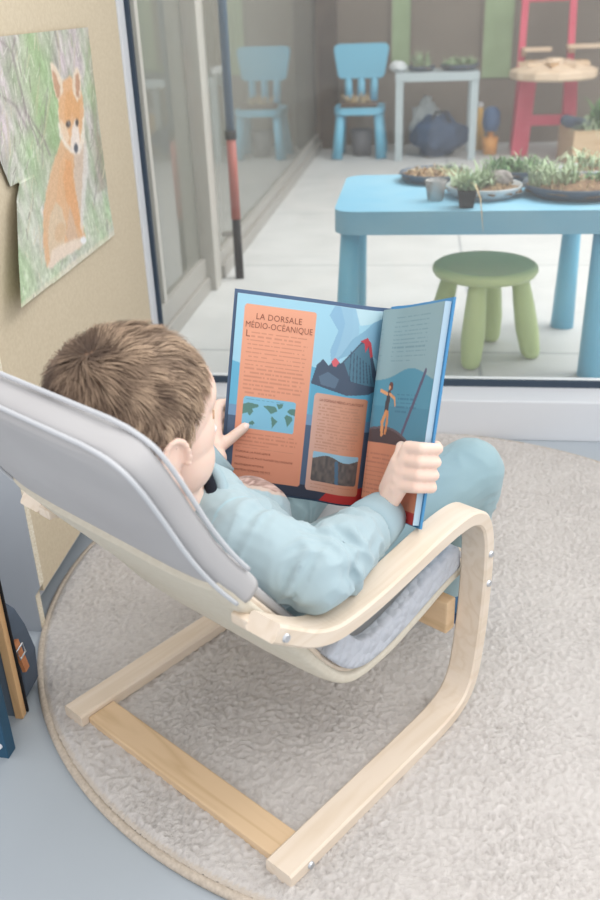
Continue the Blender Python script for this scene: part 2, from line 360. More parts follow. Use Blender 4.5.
    put(C, el(68.9, 123.2, .8, 1.0), (190, 190, 196)); put(C, el(76, 148, 2.0, 4.6), (64, 68, 84))
    # pale line running in from the tear, scuffed rim
    put(C, (Zg < .566+.004*vnoise(Yg*90, Zg*0, 4)), (226, 214, 190), .6)
    put(C, seg_d(Yg, Zg, (1.385, .742), (1.56, .800)) < .0012, (226, 226, 222), .6)
    C += (fur*26)[..., None]*((X > 42) & (X < 90) & (Y > 62))[..., None]
    k_ = np.array([1, 3, 4, 3, 1.])/12
    for ax in (0, 1):
        Cp = np.pad(C, [(2, 2) if a_ == ax else (0, 0) for a_ in range(3)], 'edge')
        C = sum(k_[j]*(Cp[j:j+C.shape[0]] if ax == 0 else Cp[:, j:j+C.shape[1]]) for j in range(5))
    nn = vnoise(X*2.2, Y*1.1, 31)-.5; fox_ = (X > 42) & (X < 90) & (Y > 62) & (C[..., 0]-C[..., 2] > 34)
    C += nn[..., None]*26
    C = np.where(fox_[..., None], C*.80+np.array((236, 204, 172))*.20, C)
    for k in range(420):
        x0 = r.uniform(-2, 116); y0 = r.uniform(30, 305); L = r.uniform(4, 16); dx = r.uniform(-4, 4)
        if 44 < x0 < 90 and y0 > 62: continue
        d = seg_d(X, Y, (x0, y0), (x0+dx, y0-L)); put(C, d < r.uniform(.35, .6), r.choice([(232, 232, 222), (140, 156, 122), (206, 196, 168), (122, 112, 108), (214, 222, 204), (176, 190, 160)]), .5)
    C = C*.86+np.array((218, 216, 208))*.14
    C = np.clip(C, 0, 255)
    # curl of the torn lower left edge away from the board
    Xo = -.6300+.004*np.sin((Zg-.56)*22)*np.clip((Yg-1.75)/.1, 0, 1)**2*.6
    curl = np.clip((1.47-Yg)/.12, 0, 1)**2*np.clip((.80-Zg)/.05, 0, 1)
    curl = np.clip((1.50-Yg)/.15, 0, 1)**2*(Zg < .7445)
    lift = .024*curl+.004
    Xo = Xo+lift
    Yg2 = Yg*Xo/-.63; Zg2 = CAM_H+(Zg-CAM_H)*Xo/-.63
    V = np.stack([Xo, Yg2, Zg2], -1).reshape(-1, 3)
    f = grid_faces(nZ, nY, mask); used = np.unique(f); mp = -np.ones(len(V), int); mp[used] = np.arange(len(used))
    o = mesh_obj('wall_poster', V[used]-np.array([-.63, 1.6, .56]), mp[f], attr_mat('poster_print', .35, .5), None, True, C.reshape(-1, 3)[used])
    o.location = (-.63, 1.6, .56)
    tag(o, 'torn photo poster of a sitting orange fox cub on the beige board', 'poster')
poster()

# ================================================================== ARMCHAIR
M_birch = wood('birch_veneer', (221, 206, 189), (214, 197, 177), 'Y')
M_birchx = wood('birch_veneer_cross', (212, 184, 150), (199, 170, 134), 'X')
M_canvas = mat('cream_canvas', (208, 201, 186), .85, .15, noise=(120, (203, 195, 179), 3), bump=(500, .15, .001))
M_cush = mat('pale_grey_cushion', (178, 177, 178), .8, .2, noise=(4, (172, 170, 171), 3), bump=(600, .1, .001))
M_pipe = mat('cushion_piping', (190, 192, 196), .7, .2)
M_steel = mat('steel', (200, 204, 210), .3, .5, metallic=.9)
chair = thing('reading_armchair', 'bentwood birch child armchair with pale grey cushion on the round rug', 'armchair', CO, TH)
SIDE = [(0, .0275), (.1, .0275), (.2, .0275), (.3, .0275), (.355, .031), (.392, .045), (.413, .073), (.423, .115), (.430, .17), (.4335, .23), (.4335, .28), (.429, .318), (.415, .347), (.388, .363), (.35, .366), (.30, .362), (.24, .354), (.18, .347), (.13, .345), (.095, .349), (.06, .364), (.03, .385), (.0, .408)]
def ribbon(name, path, t, u0, u1, m, parent, nseg=4, bev=.003):
    P = catmull(path, nseg); T = np.gradient(P, axis=0); T /= np.linalg.norm(T, axis=1)[:, None]; N = np.stack([-T[:, 1], T[:, 0]], 1)
    bm = bmesh.new(); prev = None; h = t/2; bv = bev
    for p, n in zip(P, N):
        cs = [(u0+bv, -h), (u1-bv, -h), (u1, -h+bv), (u1, h-bv), (u1-bv, h), (u0+bv, h), (u0, h-bv), (u0, -h+bv)]
        ring = [bm.verts.new((u, p[0]+n[0]*s, p[1]+n[1]*s)) for u, s in cs]
        if prev:
            for k in range(8): bm.faces.new((prev[k], prev[(k+1) % 8], ring[(k+1) % 8], ring[k]))
        else: bm.faces.new(ring[::-1])
        prev = ring
    bm.faces.new(prev); o = bm_obj(name, bm, m, parent)
    return o
CWD = .47
def screws(parent, u, side):
    for v, z in ((.446, .285), (.443, .235), (.03, .030)):
        pass
for (u0, u1, sgn) in ((-.043, 0, 1), (-CWD, -CWD+.043, -1)):
    fr = ribbon('side_frame', SIDE, .022, u0, u1, M_birch, chair)
    ue = u1 if sgn > 0 else u0
    for v, z, du in ((.036, .027, 1), (.012, .397, 1), (.4335, .285, 1), (.4335, .235, 1)):
        b_ = cone_bm((ue, v, z), (ue+sgn*.003, v, z), .0055, .0045, 14); bm_obj('screw', b_, M_steel, fr)
box('rear_crossbar', -CWD+.043, -.043, .012, .060, .0155, .031, M_birchx, chair, .003)
box('front_crossbar', -CWD+.043, -.043, .395, .418, .145, .200, M_birchx, chair, .003)
RAIL = [(.468, .236), (.43, .232), (.385, .225), (.335, .213), (.288, .202), (.245, .196), (.210, .196), (.178, .206), (.150, .228), (.122, .262), (.084, .318), (.044, .370), (.006, .420), (-.030, .470), (-.060, .520), (-.088, .578), (-.108, .622)]
for u in (-.068, -CWD+.068):
    ribbon('seat_rail', [(a+.004, b+.004) for a, b in RAIL[:-1]], .014, u-.012, u+.012, M_birch, chair)
# rail stub blocks that join arm and back
box('arm_block', -.066, -.040, -.004, .008, .394, .408, M_birch, chair, .003)
box('arm_block', -CWD+.040, -CWD+.066, -.004, .008, .394, .408, M_birch, chair, .003)
def sling(name, path, m, parent, hw, front, back, nseg=5, rnd=.01, sag=0, capstart=True, uc=-CWD/2, ncs=26, wob=0):
    """closed padded strip along path; hw/front/back may be functions of t in 0..1 along path"""
    P = catmull(path, nseg); n = len(P); T = np.gradient(P, axis=0); T /= np.linalg.norm(T, axis=1)[:, None]; N = np.stack([T[:, 1], -T[:, 0]], 1)
    V = []; nc = ncs*2
    for i in range(n):
        t = i/(n-1); H = hw(t) if callable(hw) else hw; f_ = front(t) if callable(front) else front; b_ = back(t) if callable(back) else back
        mid, half = (f_+b_)/2, (f_-b_)/2
        for k in range(nc):
            a = 2*math.pi*(k+.5)/nc; ca, sa = math.cos(a), math.sin(a)
            e = .28
            uu = H*math.copysign(abs(ca)**e, ca); ss = half*math.copysign(abs(sa)**(.55), sa)
            sg = -sag*(1-(uu/max(H, 1e-6))**2)
            w_ = wob*(mn.noise(Vector((uu*9, t*7, 3)))+.5*mn.noise(Vector((uu*25, t*20, 5)))) if wob else 0
            off = mid+ss+sg+w_
            V.append((uc+uu, P[i, 0]+N[i, 0]*off, P[i, 1]+N[i, 1]*off))
    F = [(i*nc+k, i*nc+(k+1) % nc, (i+1)*nc+(k+1) % nc, (i+1)*nc+k) for i in range(n-1) for k in range(nc)]
    F.append(tuple(range(nc))[::-1]); F.append(tuple((n-1)*nc+k for k in range(nc)))
    return mesh_obj(name, V, F, m, parent)
def endround(t, a=.03): return math.sqrt(max(0.0, 1-((max(0, t-(1-a))/a)**2)))*1.0
sling('canvas_cover', RAIL[:14], M_canvas, chair, .186, lambda t: .010, lambda t: -.014, sag=.004, wob=.002)
def hwt(t):
    a = .10; x = max(0, t-(1-a))/a; y = max(0, .05-t)/.05
    return .182-.045*(1-math.sqrt(max(0, 1-x*x)))-.03*(1-math.sqrt(max(0, 1-y*y)))-(.03*max(0, (t-.42)/.58) if t > .42 else 0)
RAILC = RAIL[:-1]+[(-.107, .617), (-.113, .632)]
sling('seat_cushion', RAILC, M_cush, chair, hwt, lambda t: (.026+.004*max(0, min(1, (t-.5)/.2)))*max(.25, endround(t, .04))*max(.5, min(1, t/.02)), lambda t: .010, wob=.002)
# the hood that folds over the top of the back
i0 = 12
HOOD = [(.004, .424)]+RAIL[13:-1]+[(-.112, .626), (-.121, .648)]
HW = lambda t: .190-.060*(1-math.sqrt(max(0, 1-(max(0, t-.70)/.30)**2)))
sling('cushion_hood', HOOD, M_cush, chair, HW, lambda t: .034*max(.35, endround(t, .10)), lambda t: -.010-.002*t+.008*max(0, (t-.9)/.1), wob=.0015, nseg=8)
def edge_path(hw, off, path, t0=0):
    P = catmull(path, 8); n = len(P); T = np.gradient(P, axis=0); T /= np.linalg.norm(T, axis=1)[:, None]; N = np.stack([T[:, 1], -T[:, 0]], 1); R_, L_ = [], []
    for i in range(n):
        t = i/(n-1)
        if t < t0: continue
        H = hw(t); q = P[i]+N[i]*off; R_.append((-CWD/2+H, q[0], q[1])); L_.append((-CWD/2-H, q[0], q[1]))
    return R_+L_[::-1]
hw2_ = lambda t: .190-.05*(1-math.sqrt(max(0, 1-(max(0, t-.75)/.25)**2)))
tube_curve('piping', edge_path(lambda t: HW(t)-.002, .0290, HOOD, .10), .0026, M_pipe, chair)
tube_curve('piping', edge_path(lambda t: HW(t)-.002, -.0070, HOOD, .04), .0024, M_pipe, chair)
# quilted edge band along the seat sides
M_quilt = mat('quilted_side', (188, 192, 200), .85, .2)
nt = M_quilt.node_tree; vo = nt.nodes.new('ShaderNodeTexVoronoi'); vo.inputs['Scale'].default_value = 70
tc = nt.nodes.new('ShaderNodeTexCoord'); nt.links.new(tc.outputs['Object'], vo.inputs['Vector']); bp = nt.nodes.new('ShaderNodeBump'); bp.inputs['Strength'].default_value = .8; bp.inputs['Distance'].default_value = .006
bp.invert = True; nt.links.new(vo.outputs['Distance'], bp.inputs['Height']); nt.links.new(bp.outputs[0], nt.nodes['Principled BSDF'].inputs['Normal'])
for sgn in (1, -1):
    sling('quilted_edge', RAIL[1:10], M_quilt, chair, .011, .052, .012, uc=-CWD/2+sgn*.180, ncs=8)

# ================================================================== BOOK
K = {'TL': np.array([-.250, 1.235, .619]), 'BL': np.array([-.279, 1.162, .340]), 'TG': np.array([-.039, 1.248, .587]), 'BG': np.array([-.069, 1.175, .308]),
     'TR': np.array([.040, 1.066, .662]), 'BR': np.array([.003, .992, .389])}
K['BR'] = K['BG']+(K['TR']-K['TG'])*1.0+np.array([.0, .0, .0]); K['BR'] = (K['BR']+np.array([.003, .992, .389]))/2
K['TR'] = K['TG']+(K['TR']-K['TG'])*.965; K['BR'] = K['BG']+(K['BR']-K['BG'])*.975
book = thing('picture_book', 'large open hardback book with blue and orange pages held by the boy', 'book', K['BG'])
def nrm(v): return v/np.linalg.norm(v)
NL = nrm(np.cross(K['TG']-K['TL'], K['BL']-K['TL'])); NL = NL if (CP-K['TL'])@NL > 0 else -NL
NR = nrm(np.cross(K['TR']-K['TG'], K['BG']-K['TG'])); NR = NR if (np.array([-.3, .9, .6])-K['TG'])@NR > 0 else -NR
def page_pt(side, s, t, lift=0.0):
    """left: s 0 outer .. 1 gutter ; right: s 0 gutter .. 1 outer"""
    s = np.asarray(s, float); t = np.asarray(t, float)
    if side == 'L': A, B, Cc, D, N = K['TL'], K['TG'], K['BL'], K['BG'], NL; g = 1-s
    else: A, B, Cc, D, N = K['TG'], K['TR'], K['BG'], K['BR'], NR; g = s
    p = (A[None]*(1-s)[..., None]+B[None]*s[..., None])*(1-t)[..., None]+(Cc[None]*(1-s)[..., None]+D[None]*s[..., None])*t[..., None] if s.ndim else (A*(1-s)+B*s)*(1-t)+(Cc*(1-s)+D*s)*t
    bul = .010*np.exp(-((g-.16)/.13)**2)-.006*np.exp(-(g/.035)**2)+.0015*np.sin(g*5)
    if side == 'R': bul = bul*1.1
    return p+N*(np.asarray(bul)+lift)[..., None]
def text_lines(C, S, T, s0, s1, t0, t1, n, col, a=.5, seed=0, short_last=True, h=.0035):
    r = random.Random(seed)
    for i in range(n):
        tt = t0+(t1-t0)*i/max(1, n-1); end = s1-r.uniform(0, .03) if not (short_last and i == n-1) else s0+(s1-s0)*.55
        word = vnoise(S*95+i*7.3, T*0+i, seed) > .28
        put(C, (abs(T-tt) < h) & (S > s0) & (S < end) & word, col, a)
def paint_left(S, T):
    C = np.zeros(S.shape+(3,)); C[:] = (160, 212, 234)
    put(C, (T > .335+.02*np.sin(S*9)), (96, 176, 212)); put(C, T > .56, (110, 150, 188)); put(C, T > .615, (70, 92, 122)); put(C, T > .93, (44, 50, 68))
    put(C, in_poly(S, T, [(.74, .95), (1.01, .905), (1.01, 1.01), (.68, 1.01)]), (186, 40, 40))
    # smoke plumes
    for poly, c, a in (([(.66, .0), (.63, .05), (.70, .12), (.66, .22), (.67, .27), (.72, .27), (.78, .18), (.80, .10), (.78, .0)], (132, 180, 214), .8),
                       ([(.70, .0), (.74, .08), (.72, .18), (.69, .27), (.76, .22), (.84, .12), (.82, .0)], (150, 196, 222), .9),
                       ([(.72, .26), (.80, .15), (.88, .10), (.95, .04), (1.0, .04), (1.0, .25), (.9, .20), (.82, .22)], (126, 176, 206), .8),
                       ([(.80, .0), (.84, .08), (.90, .07), (1.0, .03), (1.0, .0)], (196, 228, 238), .9)): put(C, in_poly(S, T, poly), c, a)
    put(C, (S > .555) & (T > .38) & (T < .56), (88, 166, 200), .9)
    put(C, in_poly(S, T, [(.55, .40), (.58, .30), (.62, .27), (.66, .30), (.70, .26), (.74, .28), (.80, .22), (.87, .15), (.90, .14), (.94, .20), (.97, .27), (1.0, .33), (1.0, .40), (.95, .42), (.8, .435), (.68, .42)]), (66, 82, 104))
    put(C, in_poly(S, T, [(.76, .27), (.86, .17), (.90, .16), (.93, .22), (.96, .32), (.99, .38), (.90, .37), (.82, .36)]), (78, 124, 146), .9)
    put(C, in_poly(S, T, [(.60, .36), (.66, .33), (.74, .36), (.72, .41), (.62, .40)]), (92, 118, 142), .8)
    for k in range(7): put(C, seg_d(S, T, (.80+k*.022, .21+.01*k), (.81+k*.025, .36)) < .003, (52, 72, 96), .8)
    put(C, in_poly(S, T, [(.855, .155), (.90, .135), (.93, .16), (.95, .225), (.935, .235), (.915, .175), (.895, .21), (.885, .165)]), (206, 66, 78))
    put(C, in_poly(S, T, [(.675, .275), (.70, .255), (.73, .275), (.71, .30), (.69, .30)]), (222, 96, 106))
    # orange panel
    p1 = rrect(S, T, .055, .545, .045, .945, .02)
    base = np.array((240, 168, 136.))[None, None]*(1-T[..., None])+np.array((222, 142, 112.))[None, None]*T[..., None]
    C[p1] = base[p1]
    text_lines(C, S, T, .115, .50, .185, .203, 2, (190, 122, 96), .55, 21, False)
    text_lines(C, S, T, .085, .51, .222, .49, 14, (190, 122, 96), .55, 1)
    put(C, seg_d(S, T, (.082, .176), (.082, .205)) < .003, (150, 90, 70)); put(C, seg_d(S, T, (.082, .205), (.105, .205)) < .003, (150, 90, 70))
    mp = rrect(S, T, .10, .465, .50+.01, .675, .015); put(C, mp, (126, 192, 222))
    def land(pl): put(C, in_poly(S, T, [(.10+x*.365, .51+y*.165) for x, y in pl]) & mp, (84, 130, 122)); 
    land([(.0, .25), (.10, .18), (.30, .22), (.28, .30), (.18, .36), (.20, .45), (.14, .60), (.09, .50), (.0, .56)])
    land([(.14, .80), (.20, .74), (.25, .80), (.21, .88), (.14, .86)])
    land([(.38, .24), (.50, .20), (.62, .22), (.66, .34), (.58, .42), (.54, .46), (.50, .40), (.47, .34)])
    land([(.56, .52), (.62, .60), (.68, .66), (.62, .80), (.58, .92), (.57, .72), (.55, .60)])
    land([(.63, .12), (.76, .10), (.74, .22), (.68, .28)])
    land([(.80, .50), (.84, .42), (.94, .46), (.96, .56), (.90, .72), (.87, .80), (.83, .60)]); land([(.84, .32), (.9, .22), (1.0, .2), (1.0, .42), (.92, .40)])
    text_lines(C, S, T, .12, .40, .522, .522, 1, (70, 120, 150), .6, 9, False, .002)
    text_lines(C, S, T, .075, .50, .70, .76, 4, (190, 116, 90), .55, 4)
    text_lines(C, S, T, .075, .50, .775, .775, 1, (200, 130, 104), .8, 5, False, .0015)
    text_lines(C, S, T, .075, .36, .935-.03, .935-.03, 1, (200, 130, 104), .5, 7, False, .002)
    put(C, rrect(S, T, .04, .115, .958, .992, .01), (238, 150, 118)); put(C, rrect(S, T, .065, .09, .970, .981, .003), (198, 116, 96), .6)
    # second panel
    p2 = rrect(S, T, .585, .955, .445, .955, .02); w_ = ((S-.585)/.37)[..., None]; base = np.array((216, 172, 156.))*(1-w_)+np.array((206, 134, 100.))*w_
    C[p2] = base[p2]
    text_lines(C, S, T, .62, .92, .50, .725, 15, (178, 124, 100), .5, 6)
    ph = rrect(S, T, .615, .935, .745, .90, .012); n = vnoise(S*60, T*50, 3)[..., None]
    rock = np.array((74, 70, 72.))*(1-n)+np.array((112, 102, 96.))*n; C[ph] = rock[ph]
    put(C, ph & (T < .772+.012*np.sin(S*24)), (144, 192, 218)); put(C, ph & (seg_d(S, T, (.785, .79), (.80, .9)) < .012), (72, 104, 132))
    text_lines(C, S, T, .62, .93, .918, .935, 2, (160, 106, 86), .5, 8, True, .002)
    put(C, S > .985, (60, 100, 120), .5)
    return C
def paint_right(S, T):
    q_ = np.clip(T/.3, 0, 1); T = T+.09*q_*q_*(3-2*q_)
    C = np.zeros(S.shape+(3,)); C[:] = (140, 172, 180)
    wave = .405+.03*np.sin(S*6.5+.6)
    put(C, T > wave, (78, 146, 172)); put(C, T > .56, (66, 132, 160), .6)
    text_lines(C, S, T, .30, .82, .05, .33, 11, (104, 138, 150), .7, 3, True, .0035); text_lines(C, S, T, .06, .2, .12, .36, 9, (112, 146, 158), .6, 5)
    text_lines(C, S, T, .45, .8, .50, .58, 5, (52, 110, 138), .7, 12)
    put(C, seg_d(S, T, (.86, .39), (.62, .68)) < .016, (86, 84, 112)); put(C, seg_d(S, T, (.12, .39), (.02, .52)) < .012, (98, 76, 82))
    hill = .66+.35*(S-.33)**2
    put(C, T > hill, (70, 58, 62)); put(C, (T > hill) & (T < hill+.012), (96, 84, 92))
    put(C, T > .745, (214, 136, 104)); put(C, T > 1.035, (186, 40, 40))
    text_lines(C, S, T, .08, .5, .80, 1.0, 10, (170, 98, 78), .5, 13)
    put(C, (abs(np.hypot((S-.62)/1.4, T-.80)-.022) < .006) | (seg_d(S, T, (.62, .80), (.58, .86)) < .01), (200, 74, 96))
    # swimmer
    def st(pl, w_, c): 
        for p, q in zip(pl[:-1], pl[1:]): put(C, seg_d(S*.75, T, (p[0]*.75, p[1]), (q[0]*.75, q[1])) < w_, c)
    st([(.33, .50), (.32, .585)], .018, (62, 60, 66)); st([(.32, .59), (.29, .64), (.30, .70)], .012, (224, 150, 96)); st([(.34, .59), (.35, .64), (.34, .69)], .011, (214, 136, 84))
    st([(.34, .50), (.42, .52), (.44, .55)], .008, (228, 160, 110)); st([(.31, .50), (.24, .485)], .008, (228, 160, 110))
    put(C, np.hypot((S-.345)*.75, T-.462) < .022, (104, 60, 54)); put(C, np.hypot((S-.33)*.75, T-.468) < .011, (228, 164, 120))
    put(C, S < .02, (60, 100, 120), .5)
    return C
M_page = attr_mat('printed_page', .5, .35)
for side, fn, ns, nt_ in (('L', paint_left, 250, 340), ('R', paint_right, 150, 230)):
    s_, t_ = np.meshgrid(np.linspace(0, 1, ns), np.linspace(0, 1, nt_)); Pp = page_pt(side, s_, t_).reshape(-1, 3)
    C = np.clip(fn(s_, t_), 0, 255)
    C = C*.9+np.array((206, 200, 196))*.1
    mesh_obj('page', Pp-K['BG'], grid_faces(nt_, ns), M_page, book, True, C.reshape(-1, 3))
def slab(name, side, s0, s1, t0, t1, l0, l1, m, n=14):
    s_, t_ = np.meshgrid(np.linspace(s0, s1, n), np.linspace(t0, t1, 4))
    A = page_pt(side, s_, t_, l0).reshape(-1, 3)-K['BG']; B = page_pt(side, s_, t_, l1).reshape(-1, 3)-K['BG']
    f = grid_faces(4, n); k = 4*n; V = np.vstack([A, B]); F = [tuple(q) for q in f]+[tuple(q[::-1]+k) for q in f]
    rim = [i for i in range(n)]+[n*j+n-1 for j in range(1, 4)]+[3*n+i for i in range(n-2, -1, -1)]+[n*j for j in (2, 1)]
    for a_, b_ in zip(rim, rim[1:]+rim[:1]): F.append((b_, a_, a_+k, b_+k))
    return mesh_obj(name, V, F, m, book, False)
M_paper = mat('page_edges', (176, 200, 216), .7, .2)
M_cov = mat('blue_cover', (74, 140, 188), .4, .4); M_covd = mat('slate_cover_lining', (84, 104, 132), .5, .4)
slab('page_block', 'L', .0, .99, .0, 1, -.0005, -.006, M_paper); slab('page_block', 'R', .01, 1.0, .0, 1, -.0005, -.009, M_paper)
slab('cover', 'L', -.025, 1.0, -.018, 1.015, -.0065, -.009, M_covd); slab('cover', 'R', .0, 1.02, -.018, 1.015, -.0095, -.0125, M_cov)
bmS = bmesh.new(); ringS = []
for t_ in (-.018, 1.015):
    a_ = [page_pt('L', np.array(.985), np.array(t_), -.0068), page_pt('L', np.array(.985), np.array(t_), -.0092), page_pt('R', np.array(.015), np.array(t_), -.0128), page_pt('R', np.array(.015), np.array(t_), -.0098)]
    ringS.append([bmS.verts.new(np.asarray(q).ravel()-K['BG']) for q in a_])
bmS.faces.new(ringS[0]); bmS.faces.new(ringS[1][::-1])
for k in range(4): bmS.faces.new((ringS[0][k], ringS[0][(k+1) % 4], ringS[1][(k+1) % 4], ringS[1][k]))
bm_obj('book_spine', bmS, M_covd, book)
# lettering
def lettering(txt, s0, s1, t_base, h, m, parent, side='L', name='lettering', bold=.0):
    cu = bpy.data.curves.new('t', 'FONT'); cu.body = txt; cu.align_x = 'LEFT'; cu.size = 1; cu.resolution_u = 3; cu.offset = bold; cu.space_character = 1.05
    o = bpy.data.objects.new('t', cu); COL.objects.link(o); dg = bpy.context.evaluated_depsgraph_get(); dg.update()
    me = bpy.data.meshes.new_from_object(o.evaluated_get(dg)); bpy.data.objects.remove(o)
    co = np.array([v.co[:] for v in me.vertices]); x0, x1 = co[:, 0].min(), co[:, 0].max()
    S = s0+(co[:, 0]-x0)/(x1-x0)*(s1-s0); T = t_base-co[:, 1]/.7*h
    P = page_pt(side, S, T, .0006)-K['BG']
    F = [tuple(p.vertices) for p in me.polygons]; bpy.data.meshes.remove(me)
    return mesh_obj(name, P, F, m, parent, False)
M_ink = mat('brown_ink', (150, 98, 82), .6, .2); M_ink2 = mat('soft_brown_ink', (150, 92, 74), .6, .2)
lettering('LA DORSALE', .14, .45, .116, .030, M_ink, book, name='title_lettering', bold=-.004)
lettering('MÉDIO-OCÉANIQUE', .072, .528, .160, .030, M_ink, book, name='title_lettering', bold=-.004)
lettering('LA DORSALE MÉDIO-ATLANTIQUE', .625, .925, .482, .013, M_ink, book, name='heading_lettering')
lettering('DORSALE LA PLUS LENTE', .075, .32, .802, .010, M_ink2, book, name='line_lettering')
lettering('DORSALE LA PLUS RAPIDE DU MONDE', .075, .48, .832, .010, M_ink2, book, name='line_lettering')
lettering('PROFONDEUR MOYENNE', .075, .28, .872, .010, M_ink2, book, name='line_lettering')
lettering('HAUTEUR MOYENNE DES PICS', .075, .33, .900, .010, M_ink2, book, name='line_lettering')

# ================================================================== THE BOY (all in the chair's frame)
M_skin = mat('skin', (236, 209, 194), .55, .35, noise=(18, (232, 200, 184), 3))
M_skin.node_tree.nodes['Principled BSDF'].inputs['Subsurface Weight'].default_value = .12
M_skin.node_tree.nodes['Principled BSDF'].inputs['Subsurface Radius'].default_value = (.01, .004, .002)
M_sweat = attr_mat('pale_blue_sweatshirt', .85, .15, bump=(700, .15, .0008), sheen=.2)
M_pants = mat('teal_joggers', (150, 175, 181), .85, .15, noise=(8, (143, 169, 176), 3), bump=(700, .15, .0008), sheen=.2)
HC = np.array([-.203, .011, .589])
az = math.radians(27-0); cf = math.radians(90-27)          # head heading, world
wf = np.array([math.sin(math.radians(42)), math.cos(math.radians(42)), 0]); hf = np.array([wf@CW, wf@CD, 0]); hf /= np.linalg.norm(hf)
pit = math.radians(7); HU0 = np.array([0, 0, 1.]); HFv = hf*math.cos(pit)-HU0*math.sin(pit); HU = hf*math.sin(pit)+HU0*math.cos(pit); HR = np.cross(HFv, HU)
def hp(f_, r_, u_): return HC+HFv*f_+HR*r_+HU*u_
HA = np.stack([HFv, HR, HU], 1)
body = bmesh.new()
def he(c, r): ell(body, hp(*c), r, HA, 4)
he((-.010, 0, .018), (.090, .073, .080)); he((.030, 0, -.015), (.056, .060, .062)); he((.034, 0, -.048), (.048, .050, .042))
he((.036, .027, -.044), (.040, .031, .042)); he((.036, -.027, -.044), (.040, .031, .042)); he((.062, 0, -.084), (.020, .020, .017)); he((.040, 0, .030), (.046, .056, .044))
he((.088, 0, -.030), (.013, .010, .011)); he((.082, 0, -.015), (.009, .007, .018)); he((.078, 0, -.056), (.008, .018, .006)); he((.077, 0, -.066), (.008, .015, .006))
for s in (1, -1):
    t = math.radians(16); EA = np.stack([HFv*math.cos(t)-HR*s*math.sin(t), HR*s*math.cos(t)+HFv*math.sin(t), HU], 1)
    ell(body, hp(-.006, s*.0735, -.018), (.014, .005, .023), EA, 3)
    for k in range(15):
        a = math.radians(-70+k*19); ell(body, hp(-.006-.016*math.cos(a), s*(.0775+.001), -.017+.022*math.sin(a)), (.0040,)*3, None, 2)
    ell(body, hp(-.002, s*.077, -.043), (.008, .004, .008), EA, 3)
neck_b = np.array([-.230, .068, .452])
limb(body, [(*hp(-.015, 0, -.045), .046), (*neck_b, .043), (-.236, .10, .43, .046)])
# trunk inside the clothes, arms and legs
limb(body, [(-.236, .105, .43, .048), (-.236, .13, .37, .052), (-.236, .18, .30, .050)])
SH = {'R': (-.140, .086, .426), 'L': (-.322, .094, .402)}
EL = {'R': (-.050, .120, .398), 'L': (-.398, .155, .338)}
# book frames in chair coordinates
B = {k: to_ch(v) for k, v in K.items()}
wr_R = at_u(381, 517, -.088); wr_L = to_ch(page_pt('L', np.array(-.03), np.array(.83)))+np.array([.02, -.030, .012])
WR = {'R': tuple(wr_R), 'L': tuple(wr_L)}
for s in 'RL': limb(body, [(*SH[s], .030), (*EL[s], .027), (*WR[s], .0185)])
HIP = {'R': (-.185, .215, .284), 'L': (-.285, .215, .280)}; KN = {'R': (-.106, .540, .336), 'L': (-.385, .53, .285)}; AN = {'R': (-.165, .585, .080), 'L': (-.35, .60, .080)}
for s in 'RL': limb(body, [(*HIP[s], .040), (*((np.array(HIP[s])+np.array(KN[s]))/2+np.array([0, .01, -.014])), .036), (*KN[s], .036), (*AN[s], .026)])
for s in 'RL':
    a = np.array(AN[s]); limb(body, [(*a, .024), (*(a+[0, .0, -.035]), .024), (*(a+[0, .07, -.042]), .020)])
# ---- hands
def finger(pts, radii): limb(body, [(*p, r) for p, r in zip(pts, radii)])
def hand(wrist, mcps, chains, thumb, rw=.017):
    w_ = np.array(wrist)
    for m_ in mcps:
        m_ = np.array(m_); mid = w_*.5+m_*.5; limb(body, [(*(w_*.85+m_*.15), rw*.78), (*mid, .0105), (*m_, .0088)])
    for a_, b_ in zip(mcps[:-1], mcps[1:]):
        for t in (.25, .5, .75): q = (np.array(a_)+np.array(b_))/2*t+w_*(1-t); ell(body, q, (.0108,)*3)
        ell(body, (np.array(a_)+np.array(b_))/2, (.0075,)*3)
    for c in chains: finger(c, [.0088, .0080, .0072, .0066][:len(c)])
    finger(thumb, [.0125, .0098, .0086, .0074])
# right hand: grips the outer edge of the right page
e3 = nrm(B['BR']-B['TR']); e1 = nrm(B['TG']-B['TR']); e1 = nrm(e1-e3*(e1@e3)); e2 = np.cross(e1, e3); camc = to_ch(CP)
if (camc-B['TR'])@e2 > 0: e2 = -e2
EH = np.linalg.norm(B['BR']-B['TR'])
def eR(t): return B['TR']+(B['BR']-B['TR'])*t
mc, chn = [], []
for i, (t, lr) in enumerate(((.635, .95), (.695, 1.03), (.755, 1.0), (.812, .85))):
    E_ = eR(t); m0 = E_-e2*.016+e1*.008+e3*.004
    mc.append(m0); chn.append([m0, E_-e1*.0135*lr-e2*.006, E_-e1*.012*lr+e2*.016, E_+e1*.012*lr+e2*.0235])
wv = np.array(WR['R'])
thb = [wv*.62+mc[0]*.38+e1*.012, eR(.73)+e1*.022-e2*.022, eR(.70)+e1*.034-e2*.014, eR(.675)+e1*.046-e2*.010]
hand(wv, mc, chn, thb)
HANDR = (mc, chn)
